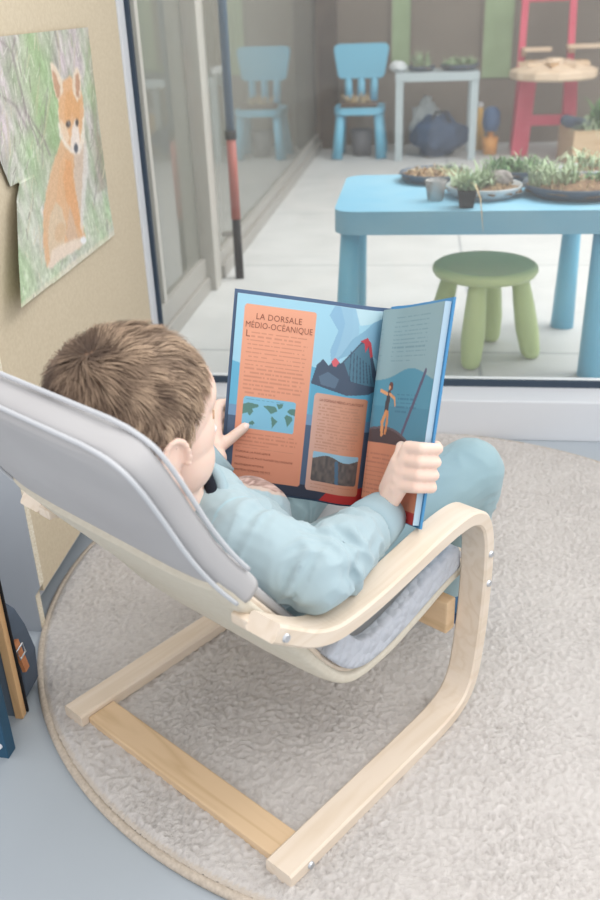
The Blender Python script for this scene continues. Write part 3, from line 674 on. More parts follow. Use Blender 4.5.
# left hand: fingers behind the cover, thumb on the page
f3 = nrm(B['BL']-B['TL']); f1 = nrm(B['TG']-B['TL']); f1 = nrm(f1-f3*(f1@f3)); f2 = np.cross(f1, f3)
if (camc-B['TL'])@f2 > 0: f2 = -f2
def eL(t): return B['TL']+(B['BL']-B['TL'])*t
mc, chn = [], []
for i, (t, lr) in enumerate(((.60, 1.0), (.665, 1.05), (.725, 1.0), (.78, .85))):
    E_ = eL(t); m0 = E_-f1*.017-f2*.004+f3*.010
    mc.append(m0); chn.append([m0, E_-f1*.016+f2*.018-f3*.006, E_+f1*.012*lr+f2*.021-f3*.012, E_+f1*.032*lr+f2*.019-f3*.014])
wl = np.array(WR['L']); TT = to_ch(page_pt('L', np.array(.125), np.array(.665)))
th0 = wl*.5+(eL(.72)-f1*.01)*.5-f2*.012
thl = [th0, eL(.765)-f1*.004-f2*.016, to_ch(page_pt('L', np.array(.045), np.array(.725)))-f2*.012, TT-f2*.0085]
hand(wl, mc, chn, thl)
person = remesh('person', body, M_skin, .0022, 5)
person.location = CO; person.rotation_euler = (0, 0, TH)
tag(person, 'boy with short brown hair in pale blue sweatshirt, reading a big book in the armchair', 'person')
# thumb nails
M_nail = mat('nail', (246, 220, 210), .3, .5)
nb = bmesh.new(); ell(nb, TT-f2*.0150+(TT-thl[2])*.18, (.0048, .0038, .0014), np.stack([nrm(TT-thl[2]), nrm(np.cross(f2, nrm(TT-thl[2]))), f2], 1), 3); bm_obj('thumb_nail', nb, M_nail, person, True)
M_eyew = mat('eye_white', (236, 236, 236), .2, .5); M_iris = mat('iris', (72, 56, 48), .2, .5)
for s in (1, -1):
    eb = bmesh.new(); ell(eb, hp(.0700, s*.028, -.012), (.0095, .0115, .0075), HA, 3); eo = bm_obj('eye', eb, M_eyew, person, True)
    ib = bmesh.new(); ell(ib, hp(.0780, s*.028, -.0135), (.0028, .0050, .0050), HA, 3); bm_obj('iris', ib, M_iris, eo, True)
    bb = bmesh.new(); limb(bb, [(*hp(.0795, s*.016, .003), .0016), (*hp(.0765, s*.028, .0065), .0018), (*hp(.068, s*.041, .004), .0012)]); bm_obj('eyebrow', bb, mat('brow', (176, 146, 120), .8), person, True)
lb = bmesh.new(); ell(lb, hp(.0835, 0, -.0575), (.0045, .016, .0034), HA, 3); ell(lb, hp(.083, 0, -.0635), (.0045, .013, .0036), HA, 3); bm_obj('lips', lb, mat('lip', (214, 142, 132), .45), person, True)

# ---- hair
def hair():
    bm = bmesh.new(); RF, RR, RU = .0915, .0765, .0845; c0 = (-.0145, 0, .0195)
    def hairline(f_, r_):
        # lower limit in U for scalp at forward coordinate f_
        if f_ > .036: return .048+.35*(f_-.036)
        if f_ > .016: return -.014+(f_-.016)/.020*.062
        if f_ > .006: return -.034+(f_-.006)/.010*.020     # sideburn in front of the ear
        if f_ > -.024: return .004                                # above the ear
        if f_ > -.034: return .004-(-.024-f_)/.010*.052
        return -.050
    n = 64; V = []; idx = {}; F = []
    for i in range(n+1):
        for j in range(2*n):
            ph = math.pi*i/n; th = math.pi*j/n
            p = (c0[0]+RF*math.sin(ph)*math.cos(th), c0[1]+RR*math.sin(ph)*math.sin(th), c0[2]+RU*math.cos(ph))
            V.append(p)
    keep = [p[2] > hairline(p[0], p[1]) for p in V]
    for i in range(n):
        for j in range(2*n):
            q = (i*2*n+j, (i+1)*2*n+j, (i+1)*2*n+(j+1) % (2*n), i*2*n+(j+1) % (2*n))
            if all(keep[k] for k in q): F.append(q)
    W = [hp(*p) for p in V]; used = sorted({k for f in F for k in f}); mp = {k: i for i, k in enumerate(used)}
    W2 = [W[k] for k in used]; C = [(112, 88, 72)]*len(used); FF = [tuple(mp[k] for k in f) for f in F]
    # locks: thin tapered blades lying along the scalp
    crown = np.array((-.062, .012, .088)); nb_ = 15000; Vs = []; Cs = []; Fs = []; base = len(W2)
    cnt = 0
    while cnt < nb_:
        d = rng.normal(size=3); d /= np.linalg.norm(d)
        p = np.array(c0)+d*np.array((RF, RR, RU))
        if p[2] < hairline(p[0], p[1])-.002+rng.uniform(-.003, .003): continue
        nl = nrm(d/np.array((RF, RR, RU)))
        flow = p-crown; top = np.clip((p[2]-.03)/.05, 0, 1)
        flow = nrm(flow)+np.array((.75, .25, 0))*top+np.array((-.1, 0, -.5))*(1-top)
        sw = mn.noise(Vector((p[0]*38, p[1]*38, p[2]*38)))*1.0; flow = flow+np.cross(nl, flow)*sw
        flow = nrm(flow-nl*(flow@nl))
        clump = mn.noise(Vector((p[0]*95+7, p[1]*95, p[2]*60)))
        L = (.013+.016*top)*rng.uniform(.7, 1.2); lift = (.0025+.0045*top)*rng.uniform(.5, 1.3)*(1+.8*clump)
        side = np.cross(nl, flow); wd = .00075*rng.uniform(.7, 1.2)
        edge = np.clip((p[2]-hairline(p[0], p[1]))/.03, 0, 1)
        tone = np.clip(.42+.75*clump+rng.uniform(-.22, .22)+.15*(p[1]/.08)+.25*(p[0]/.09), 0, 1)
        dark, lt = np.array((92, 74, 62.)), np.array((196, 170, 144.)); col = dark*(1-tone)+lt*tone
        col = col*(.55+.45*edge)+np.array((196, 168, 146.))*(.45*(1-edge))
        k0 = base+len(Vs)
        for k in range(4):
            t = k/3; q = p+flow*L*t+nl*(lift*math.sin(t*math.pi*.62)+.0005)-nl*(L*t)**2*5.2+side*.003*sw*t*t; ww = wd*(1-t*.85)
            Vs.append(hp(*(q-side*ww))); Vs.append(hp(*(q+side*ww))); cc = col*(.78+.3*t); Cs += [cc, cc]
        for k in range(3): Fs.append((k0+2*k, k0+2*k+1, k0+2*k+3, k0+2*k+2))
        cnt += 1
    m = attr_mat('hair_brown', .6, .25)
    return mesh_obj('hair', W2+Vs, FF+Fs, m, person, True, np.clip(np.array(C+Cs), 0, 255))
hair()

# ---- clothes
sw = bmesh.new()
limb(sw, [(-.236, .108, .420, .064), (-.236, .135, .365, .074), (-.236, .175, .315, .074)])
for s, x in (('R', 1), ('L', -1)):
    limb(sw, [(-.236+x*.045, .102, .418-(.008 if s == 'L' else 0), .056), (-.236+x*.045, .135, .37, .070), (-.236+x*.035, .18, .315, .068)])
    limb(sw, [(-.236+x*.03, .095, (.433-(.014 if s == 'L' else 0)), .042-(.004 if s == 'L' else 0)), (*SH[s], .049 if s == 'R' else .044), (*((np.array(SH[s])*.5+np.array(EL[s])*.5)+[0, 0, -.004]), .049), (*EL[s], .041)])
    a, b_ = np.array(EL[s]), np.array(WR[s]); L = np.linalg.norm(b_-a); d = (b_-a)/L
    limb(sw, [(*a, .043), (*(a+d*L*.35), .042), (*(a+d*L*.62), .037), (*(a+d*(L-.044)), .0315)])
def folds(me, amp, pts, fr=1.0, dirs=None):
    n = len(me.vertices); co = np.empty(n*3); me.vertices.foreach_get('co', co); co = co.reshape(-1, 3); no = np.array([v.normal[:] for v in me.vertices])
    out = co.copy()
    for i in range(n):
        p = co[i]; w_ = .25
        for c, r in pts: w_ += math.exp(-((p-c)@(p-c))/(r*r))
        q = Vector(p); a = mn.noise(q*14*fr)*.6; b2 = 1-abs(mn.noise(Vector((p[0]*34*fr+a*2, p[1]*26*fr, p[2]*34*fr+a*2))))*2.2
        out[i] = p+no[i]*amp*w_*(b2*.7+a*.6)
    me.vertices.foreach_set('co', out.ravel()); return out
def sweat_post(me):
    n = len(me.vertices); co = np.empty(n*3); me.vertices.foreach_get('co', co); co = co.reshape(-1, 3); no = np.array([v.normal[:] for v in me.vertices])
    for s in 'RL':
        for p0, p1, ctr, wid in ((EL[s], WR[s], (.14, .62), .16), (SH[s], EL[s], (.08, .85), .14)):
            a, b_ = np.array(p0), np.array(p1); L = np.linalg.norm(b_-a); d = (b_-a)/L; r = co-a; t = (r@d)/L; rad = np.linalg.norm(r-np.outer(r@d, d), axis=1)
            near = np.exp(-(np.maximum(rad-.05, 0)/.012)**2)*((t > -.25) & (t < 1.0)); env = sum(np.exp(-((t-c)/wid)**2) for c in ctr)
            ph = np.array([mn.noise(Vector(q)*16) for q in co]); ph2 = np.array([mn.noise(Vector(q)*30+Vector((3, 1, 2))) for q in co])
            wv_ = 1-2*np.abs(np.sin(t*L*math.pi/.034+ph*3.2))**.7
            co += no*(near*env*wv_*(.0042*(.5+1.2*np.clip(ph2+.3, 0, 1))))[:, None]
    me.vertices.foreach_set('co', co.ravel()); me.update()
    P = folds(me, .0062, [(np.array(EL['R'])+[0, .05, 0], .07), (np.array(EL['R']), .06), (np.array([-.18, .14, .40]), .05), (np.array([-.236, .18, .32]), .07)])
    C = np.zeros(P.shape); C[:] = (162, 182, 189)
    # printed round motif on the chest, peeking under the book
    Wp = CO+P[:, :1]*CW+P[:, 1:2]*CD+P[:, 2:]*np.array([0, 0, 1.]); px, py = to_px(Wp); sel = np.where(np.hypot(px-258, py-494) < 7)[0]
    dist = np.linalg.norm(Wp-CP, axis=1); c = P[sel[np.argmin(dist[sel])]]*0+np.array([-.262, .246, .394]); r = np.linalg.norm((P-c)*np.array([.8, 1, 1]), axis=1)
    # keep on front
    m = (r < .036) & (P[:, 1] > .17); n = np.array([vnoise(P[:, 0]*300, P[:, 2]*400+P[:, 1]*200, 2)])[0][:, None]
    C[m] = (np.array((120, 92, 84.))*(1-n)+np.array((214, 186, 176.))*n)[m]; C[(r > .031) & m] = (200, 180, 168)
    # shoulder seams
    for s in ('R', 'L'):
        x = 1 if s == 'R' else -1; d = np.abs(P[:, 0]-(-.236+x*.088)+(P[:, 2]-.45)*.2*x); C[(d < .0016) & (P[:, 2] > .36)] = (160, 190, 200)
    a = me.color_attributes.new('paint', 'FLOAT_COLOR', 'POINT'); cc = np.ones((len(C), 4), np.float32); cc[:, :3] = lin(C); a.data.foreach_set('color', cc.ravel())
limb(sw, [(-.236, .15, .33, .07), (-.245, .205, .325, .052)])
ell(sw, (-.260, .222, .360), (.062, .046, .045))
remesh('sweatshirt', sw, M_sweat, .0028, 6, person, sweat_post)
M_rib = mat('ribbed_trim', (158, 179, 187), .9, .1, bump=(900, .3, .0008))
for s in 'RL':
    a, b_ = np.array(EL[s]), np.array(WR[s]); d = nrm(b_-a); e = b_+d*.012
    cb = bmesh.new(); q0 = e-d*.060
    prof = [(0, .030), (.004, .0365), (.02, .0365), (.040, .0345), (.056, .0325), (.060, .0300), (.054, .0255), (.03, .021)]
    q = Vector((0, 0, 1)).rotation_difference(Vector(d)); prev = None
    for t, r in prof:
        ring = [cb.verts.new(Vector(q0+d*t)+q@Vector((r*math.cos(k*math.pi/24), r*math.sin(k*math.pi/24), 0))) for k in range(48)]
        if prev:
            for k in range(48): cb.faces.new((prev[k], prev[(k+1) % 48], ring[(k+1) % 48], ring[k]))
        prev = ring
    bm_obj('sleeve_cuff', cb, M_rib, person, True)
# collar and the dark shirt neck beneath
axn = nrm(hp(-.015, 0, -.045)-neck_b); qn = Vector((0, 0, 1)).rotation_difference(Vector(axn))
def ring_pts(c, rx, ry, n=40): return [np.array(Vector(c)+qn@Vector((rx*math.cos(2*math.pi*k/n), ry*math.sin(2*math.pi*k/n), 0))) for k in range(n)]
tube_curve('sweatshirt_collar', ring_pts(neck_b+axn*.000, .062, .060), .0085, M_rib, person, True)
tube_curve('undershirt_neckband', ring_pts(neck_b+axn*.010, .051, .050), .0075, mat('black_cotton', (36, 38, 46), .9, .1), person, True)
pn = bmesh.new()
for s in 'RL':
    h_, k_, a_ = np.array(HIP[s]), np.array(KN[s]), np.array(AN[s])
    limb(pn, [(*h_, .056), (*(h_*.5+k_*.5+np.array([0, .01, -.014])), .050), (*k_, .053)]); limb(pn, [(*k_, .053), (*(k_*.45+a_*.55), .047), (*(a_+[0, 0, .01]), .038)])
limb(pn, [(*HIP['R'], .056), (*HIP['L'], .056)])
def pants_post(me): folds(me, .0048, [(np.array(KN['R'])+[0, .02, -.05], .06), (np.array(HIP['R']), .09), (np.array(HIP['L']), .09)], .8)
remesh('trousers', pn, M_pants, .0032, 6, person, pants_post)
M_shoe = mat('blue_shoe', (66, 104, 136), .7, .3); M_sole = mat('shoe_sole', (40, 70, 104), .6)
for s in 'RL':
    a_ = np.array(AN[s]); sb = bmesh.new(); limb(sb, [(*(a_+[0, -.005, -.02]), .034), (*(a_+[0, .0, -.034]), .032), (*(a_+[0, .05, -.038]), .031), (*(a_+[0, .085, -.042]), .028)])
    sh = remesh('shoe', sb, M_shoe, .004, 5, person)
    so = bmesh.new(); 
    pr_ = [(x*.036*(1 if y < .03 else 1.05), y) for x, y in [(-.9, -.03), (-.5, -.045), (.5, -.045), (.9, -.03), (1, .04), (.95, .09), (.5, .118), (-.5, .118), (-.95, .09), (-1, .04)]]
    va = [so.verts.new((a_[0]+x, a_[1]+y, .0135)) for x, y in pr_]; vb = [so.verts.new((a_[0]+x, a_[1]+y, .026)) for x, y in pr_]
    so.faces.new(va[::-1]); so.faces.new(vb)
    for k in range(10): so.faces.new((va[k], va[(k+1) % 10], vb[(k+1) % 10], vb[k]))
    bm_obj('sole', so, M_sole, sh)

# ================================================================== LEFT FOREGROUND
M_navy = mat('navy_card', (44, 82, 108), .5, .3); M_bag = mat('dark_canvas', (84, 94, 108), .85, .15, bump=(300, .3, .001)); M_tan = mat('tan_leather', (196, 134, 94), .6, .3, noise=(60, (176, 112, 74)))
M_blackc = mat('black_trim', (34, 34, 38), .7, .2); M_plank = wood('pine_board', (222, 180, 132), (206, 160, 112), 'Z')
o = thing('framed_panel', 'thin pale wooden frame around a grey panel, standing at far left', 'frame', (-.590, 1.012, 0))
box('frame_stile', -.013, 0, -.006, .008, 0, .30, M_plank, o, .0015); box('frame_stile', -.24, -.227, -.006, .008, 0, .30, M_plank, o, .0015)
fr_ = box_bm(-.227, -.013, -.006, .008, 0.287, .30); bm_obj('frame_rail', fr_, M_plank, o, bevel=.001); box('panel', -.227, -.013, .0, .003, .0, .287, mat('slate_panel', (112, 124, 136), .7, .2), o, 0)
box('frame_backing', -.24, .003, .0085, .012, .002, .298, M_blackc, o, .0005)
sat = thing('satchel', 'dark grey canvas satchel with tan leather straps leaning by the cabinet', 'bag', (-.586, 1.045, 0))
sbm = bmesh.new(); prof = [(-.22, 0), (-.018, 0), (-.006, .02), (-.001, .08), (-.010, .125), (-.022, .155), (-.04, .17), (-.22, .17)]
va = [sbm.verts.new((x, -.014, z)) for x, z in prof]; vb = [sbm.verts.new((x, .040, z)) for x, z in prof]
sbm.faces.new(va); sbm.faces.new(vb[::-1])
for i in range(8): sbm.faces.new((va[i], vb[i], vb[(i+1) % 8], va[(i+1) % 8]))
bm_obj('bag_body', sbm, M_bag, sat, bevel=.004, seg=3)
for (a_, b_) in (((.001, .075), (-.008, .128)), ((-.020, .155), (-.034, .176))):
    sb_ = bmesh.new(); d_ = Vector((b_[0]-a_[0], 0, b_[1]-a_[1])).normalized(); n_ = Vector((d_.z, 0, -d_.x))
    c0, c1 = Vector((a_[0], 0, a_[1])), Vector((b_[0], 0, b_[1])); q_ = []
    for y_ in (-.016, -.002):
        for c_, o_ in ((c0, -.002), (c1, -.002), (c1, .004), (c0, .004)): q_.append(sb_.verts.new(c_+n_*o_+Vector((0, y_, 0))))
    for f_ in ((0, 1, 2, 3), (7, 6, 5, 4), (0, 4, 5, 1), (1, 5, 6, 2), (2, 6, 7, 3), (3, 7, 4, 0)): sb_.faces.new([q_[k] for k in f_])
    st = bm_obj('strap', sb_, M_tan, sat); cm_ = c0*.35+c1*.65
    pts_ = [cm_+n_*.0055+Vector((0, y_, 0))+d_*e_ for y_, e_ in ((-.019, -.008), (.001, -.008), (.001, .008), (-.019, .008))]
    tube_curve('buckle', pts_, .0014, M_steel, st, True)
nb_ = thing('navy_folder', 'navy blue folder with a white round stud, standing at far left edge', 'folder', (-.582, .925, 0), math.radians(-4))
box('folder_cover', -.16, 0, 0, .006, 0, .30, M_navy, nb_, .0015); box('folder_cover', -.16, 0, .016, .022, 0, .30, M_navy, nb_, .0015); box('folder_spine', -.001, .003, .0, .022, 0, .30, M_navy, nb_, .001)
box('paper_sheets', -.155, -.004, .007, .015, .004, .294, M_paper, nb_, .0005)
bm_obj('stud', cone_bm((-.008, .001, .024), (-.008, -.003, .024), .0055, .0045, 16), mat('white_plastic', (232, 232, 234), .4), nb_)

# ================================================================== OUTSIDE: BLUE TABLE, STOOL, DISHES
M_blue = mat('blue_plastic', (108, 186, 218), .38, .45); M_blue2 = mat('blue_plastic_pale', (134, 184, 208), .5, .4, noise=(5, (116, 176, 206), 5))  # second blue, for the tabletop, is paler and mottled
M_lime = mat('green_plastic', (194, 210, 152), .4, .45, noise=(4, (186, 204, 146), 3))
def rounded_plate(x0, x1, y0, y1, z0, z1, r, seg=8, bm=None):
    bm = bm or bmesh.new(); pts = []
    for cx, cy, a0 in ((x1-r, y1-r, 0), (x0+r, y1-r, 90), (x0+r, y0+r, 180), (x1-r, y0+r, 270)):
        for k in range(seg+1): a = math.radians(a0+90*k/seg); pts.append((cx+r*math.cos(a), cy+r*math.sin(a)))
    va = [bm.verts.new((*p, z0)) for p in pts]; vb = [bm.verts.new((*p, z1)) for p in pts]
    bm.faces.new(va[::-1]); bm.faces.new(vb)
    n = len(pts)
    for k in range(n): bm.faces.new((va[k], va[(k+1) % n], vb[(k+1) % n], vb[k]))
    return bm
tb = thing('play_table', 'low blue plastic table with dishes of seedlings outside the window', 'table', (.178, 2.69, 0))
b_ = rounded_plate(-.395, .395, -.272, .272, .418, .48, .060, 14); bmesh.ops.bevel(b_, geom=[e for e in b_.edges if abs(e.verts[0].co.z-e.verts[1].co.z) < 1e-6], offset=.008, segments=3, affect='EDGES'); bm_obj('tabletop', b_, M_blue2, tb)
for sx in (-1, 1):
    for sy in (-1, 1):
        bm_obj('leg', cone_bm((sx*.350-.020-(.020 if sx > 0 and sy > 0 else 0), sy*.215, 0), (sx*.338-.016-(.012 if sx > 0 and sy > 0 else 0), sy*.208, .425), .037, .025, 32), M_blue, tb, True)
sl = thing('stool', 'round green plastic stool in front of the blue table', 'stool', (.207, 2.633, 0))
bm_obj('seat', lathe_bm([(0, .252), (.10, .252), (.130, .248), (.146, .254), (.153, .266), (.151, .277), (.141, .284), (.128, .283), (.118, .280), (0, .280)], 56), M_lime, sl, True)
for dx, dy in ((-.035, -.115), (.150, -.020), (.040, .125), (-.145, .02)):
    pr_ = [(0, 0, .023), (.10, .0, .030), (.35, .0, .0345), (.65, .0, .031), (.9, .0, .026), (1, 0, .025)]
    lb_ = bmesh.new(); P0, P1 = np.array((dx, dy, .0)), np.array((dx*.66, dy*.66, .258))
    prev = None
    for t, _, r in [(0, 0, .012), (.012, 0, .020), (.04, 0, .026)]+pr_[1:]:
        c = P0*(1-t)+P1*t; ring = [lb_.verts.new((c[0]+r*math.cos(k*math.pi/12), c[1]+r*math.sin(k*math.pi/12), c[2])) for k in range(24)]
        if prev:
            for k in range(24): lb_.faces.new((prev[k], prev[(k+1) % 24], ring[(k+1) % 24], ring[k]))
        else: lb_.faces.new(ring[::-1])
        prev = ring
    lb_.faces.new(prev); bm_obj('leg', lb_, M_lime, sl, True)
M_dish = mat('dark_dish', (74, 88, 104), .4, .4); M_dishw = mat('pale_dish', (196, 204, 210), .4, .4); M_soil = mat('dry_soil', (150, 124, 98), .95, .1, noise=(60, (110, 88, 70), 5), bump=(80, .8, .01))
M_leaf = mat('grey_green_leaf', (146, 170, 134), .6, .3, noise=(25, (182, 198, 168))); M_leafd = mat('deep_green_leaf', (84, 124, 78), .6, .3, noise=(25, (116, 150, 100))); M_straw = mat('dry_straw', (198, 182, 148), .8, .2, noise=(40, (168, 142, 108)))
M_stone = mat('grey_stone', (150, 146, 144), .9, .1, noise=(30, (120, 114, 112)))
def blades(n, r0, lmin, lmax, droop, wd, seed, spread=1.0, c=(0, 0), z0=0):
    r = random.Random(seed); V = []; F = []
    for i in range(n):
        a = r.uniform(0, 2*math.pi); rr = r0*math.sqrt(r.random()); x, y = c[0]+rr*math.cos(a), c[1]+rr*math.sin(a); b = r.uniform(0, 2*math.pi); L = r.uniform(lmin, lmax)
        dx, dy = math.cos(b), math.sin(b); tilt = r.uniform(.1, .9)*spread; k0 = len(V)
        for k in range(5):
            t = k/4; h = L*t*math.cos(tilt*t)-droop*L*t**3; o_ = L*t*math.sin(tilt*(.4+t*.8)); w_ = wd*(1-t**2*.9)*(.6+t if t < .4 else 1)
            V.append((x+dx*o_-dy*w_, y+dy*o_+dx*w_, z0+h)); V.append((x+dx*o_+dy*w_, y+dy*o_-dx*w_, z0+h+.1*w_))
        for k in range(4): F.append((k0+2*k, k0+2*k+1, k0+2*k+3, k0+2*k+2))
    return V, F
def lump(name, c, r, m, parent, seed=0, amp=.25, fr=3, sub=4, flat=None):
    bm = bmesh.new(); bmesh.ops.create_icosphere(bm, subdivisions=sub, radius=1)
    for v in bm.verts:
        k = 1+amp*mn.noise(v.co*fr+Vector((seed, 0, 0)))+amp*.4*mn.noise(v.co*fr*3+Vector((0, seed, 0))); q = v.co*k
        v.co = Vector((c[0]+q.x*r[0], c[1]+q.y*r[1], max(c[2]+q.z*r[2], flat if flat is not None else -9)))
    return bm_obj(name, bm, m, parent, True)
def dish(loc, R, h, label, dm, seed, plants, group=None, cat='planter'):
    t = thing('planted_dish', label, cat, loc, 0, group)
    bm_obj('dish_bowl', lathe_bm([(0, 0), (R*.78, 0), (R*.93, h*.5), (R, h), (R*.985, h+.002), (R*.96, h), (R*.90, h*.55), (0, h*.5)], 40), dm, t, True)
    lump('soil', (0, 0, h*.62), (R*.90, R*.90, h*.42), M_soil, t, seed, .3, 4)
    for (kind, n, c, r0, l0, l1, dr, wd, sp) in plants:
        V, F = blades(n, r0, l0, l1, dr, wd, seed+n, sp, c, h*.6); mesh_obj({'g': 'seedlings', 'd': 'leafy_herb', 's': 'dry_stalks'}[kind], V, F, {'g': M_leaf, 'd': M_leafd, 's': M_straw}[kind], t)
    return t
zt = .480
d1 = dish((.055, 2.86, zt), .105, .026, 'dark dish of dry brown moss at the back left of the blue table', M_dish, 1, [('s', 160, (0, 0), .085, .01, .035, .2, .003, 1.5), ('g', 24, (.05, 0), .04, .03, .06, .3, .003, 1)])
d2 = dish((.19, 2.62, zt), .105, .030, 'pale rimmed dish of succulents at the front centre of the blue table', M_dishw, 2, [('g', 190, (-.03, .0), .06, .03, .085, .25, .004, 1.1), ('s', 60, (.04, -.02), .05, .02, .05, .4, .002, 1.4), ('g', 14, (-.0, .0), .03, .07, .12, .1, .0045, .5)])
lump('stone', (.045, .01, .040), (.034, .03, .026), M_stone, d2, 4, .2)
d3 = dish((.315, 2.90, zt), .105, .028, 'dark dish of green seedlings at the back right of the blue table', M_dish, 3, [('d', 220, (-.02, -.02), .07, .02, .07, .2, .005, 1.3), ('g', 30, (.03, 0), .05, .04, .10, .3, .003, .8)])
d4 = dish((.440, 2.63, zt), .145, .032, 'wide dark dish of straw and sprouts at the front right of the blue table', M_dish, 4, [('s', 120, (0, 0), .11, .02, .05, .4, .003, 1.5), ('g', 130, (-.06, .02), .07, .04, .12, .3, .004, .9), ('d', 60, (.08, .03), .05, .03, .07, .3, .004, 1.1)])
d5 = dish((.50, 2.865, zt), .075, .030, 'pale dish of long curling shoots behind the straw dish', M_dishw, 5, [('g', 40, (0, 0), .05, .06, .13, .5, .004, .9), ('s', 40, (0, 0), .06, .02, .05, .4, .003, 1.4)])
pt = thing('plant_pot', 'small black square pot of spiky green shoots at the front of the blue table', 'plant pot', (.135, 2.470, zt))
b_ = bmesh.new(); va = [b_.verts.new((x*.018, y*.018, 0)) for x, y in ((-1, -1), (1, -1), (1, 1), (-1, 1))]; vb = [b_.verts.new((x*.025, y*.025, .045)) for x, y in ((-1, -1), (1, -1), (1, 1), (-1, 1))]
b_.faces.new(va[::-1]); b_.faces.new(vb)
for k in range(4): b_.faces.new((va[k], va[(k+1) % 4], vb[(k+1) % 4], vb[k]))
bm_obj('pot', b_, M_blackc, pt, bevel=.002); V, F = blades(90, .022, .03, .085, .2, .0035, 31, 1.2, (0, 0), .042); mesh_obj('shoots', V, F, M_leaf, pt)
V, F = blades(3, .01, .07, .10, .95, .0045, 34, 2.0, (0, 0), .045); mesh_obj('trailing_leaf', V, F, M_straw, pt)
cp = thing('plastic_cup', 'small clear plastic cup on the blue table left of the black pot', 'cup', (.055, 2.56, zt))
bm_obj('cup_wall', lathe_bm([(0, 0), (.022, 0), (.030, .055), (.0285, .055), (.021, .003), (0, .003)], 28), glass_mat('clear_plastic', .35, ior=1.3), cp, True)

# ---- blue chair by the back wall
bc = thing('child_chair', 'small blue plastic chair by the far terrace wall', 'chair', (-.385, 6.48, 0))
b_ = rounded_plate(-.165, .165, -.16, .16, .28, .325, .05); bmesh.ops.bevel(b_, geom=[e for e in b_.edges if abs(e.verts[0].co.z-e.verts[1].co.z) < 1e-6], offset=.010, segments=2, affect='EDGES'); bm_obj('seat', b_, M_blue, bc)
for sx in (-1, 1):
    for sy in (-1, 1): bm_obj('leg', cone_bm((sx*.150, sy*.14, 0), (sx*.125, sy*.115, .285), .037, .028, 24), M_blue, bc, True)
for dx in (-.085, 0, .085): bm_obj('spindle', cone_bm((dx, .135, .32), (dx*1.05, .155, .50), .026, .026, 20), M_blue, bc, True)
b_ = bmesh.new()
pp = []
for cx, cz, a0 in ((.150, .665, 0), (-.150, .665, 90), (-.125, .52, 180), (.125, .52, 270)):
    for k in range(7): a = math.radians(a0+15*k); pp.append((cx+.035*math.cos(a), cz+.035*math.sin(a)))
va = [b_.verts.new((x, .130+.02*(z-.5)/.2-.15*x*x*0, z)) for x, z in pp]; vb = [b_.verts.new((x, .172+.02*(z-.5)/.2, z)) for x, z in pp]
b_.faces.new(va[::-1]); b_.faces.new(vb)
for k in range(len(pp)): b_.faces.new((va[k], va[(k+1) % len(pp)], vb[(k+1) % len(pp)], vb[k]))
bm_obj('backrest', b_, M_blue, bc)
tr = thing('seed_tray', 'shallow tray of dry sprouts lying on the blue chair', 'seed tray', (-.385, 6.40, .327))
box('tray', -.12, .12, -.07, .07, 0, .03, mat('brown_tray', (84, 68, 58), .7), tr, .003); V, F = blades(70, .09, .03, .09, .2, .006, 51, 1.1, (0, 0), .028); mesh_obj('sprouts', V, F, M_straw, tr)
bn = thing('plastic_bin', 'small grey bin standing under the blue chair', 'bin', (-.375, 6.50, 0))
bm_obj('bin_wall', lathe_bm([(0, 0), (.06, 0), (.078, .17), (.072, .17), (.056, .005), (0, .005)], 28), mat('grey_bin', (112, 112, 118), .6), bn, True)

# ---- grey side table with trays
M_gtab = mat('pale_grey_lacquer', (176, 190, 196), .45, .4)
gt = thing('side_table', 'square pale grey side table with plants on it, against the far wall', 'side table', (.12, 6.42, 0))
box('tabletop', -.265, .265, -.20, .20, .485, .535, M_gtab, gt, .003)
for sx in (-1, 1):
    for sy in (-1, 1): box('leg', min(sx*.262, sx*.215), max(sx*.262, sx*.215), min(sy*.195, sy*.15), max(sy*.195, sy*.15), 0, .486, M_gtab, gt, .002)
dish((.265, 6.40, .536), .125, .035, 'dark dish of green seedlings at the right of the grey side table', M_dish, 11, [('g', 90, (0, 0), .10, .04, .10, .2, .006, 1), ('d', 60, (0, 0), .10, .03, .08, .2, .006, 1.1)])
dish((.02, 6.40, .536), .09, .03, 'dark dish with a few sprouts at the left of the grey side table', M_dish, 12, [('g', 60, (0, 0), .06, .05, .15, .2, .006, .8)])
pc = thing('paper_packet', 'small crumpled white packet on the left corner of the grey side table', 'packet', (-.13, 6.37, .536)); lump('packet', (0, 0, .03), (.055, .04, .035), mat('white_paper', (206, 212, 216), .8), pc, 5, .25, 2, flat=.0)
bg = thing('navy_bag', 'slumped dark navy bag under the grey side table', 'bag', (.15, 6.40, 0)); lump('bag_body', (0, 0, .13), (.17, .12, .14), mat('navy_cloth', (56, 76, 104), .8, .2), bg, 8, .35, 2, flat=.0); tube_curve('bag_handle', [(-.06, -.05, .22), (-.03, -.07, .29), (.03, -.07, .29), (.07, -.05, .21)], .008, M_blackc, bg)
wb = thing('white_sack', 'white plastic sack behind the navy bag under the side table', 'sack', (.06, 6.52, 0)); lump('sack_body', (0, 0, .19), (.10, .06, .15), mat('white_sack', (188, 196, 200), .6), wb, 9, .3, 2.5, flat=.0); bm_obj('sack_knot', cone_bm((0, 0, .31), (.01, 0, .37), .012, .03, 12), MATS['white_sack'], wb, True)
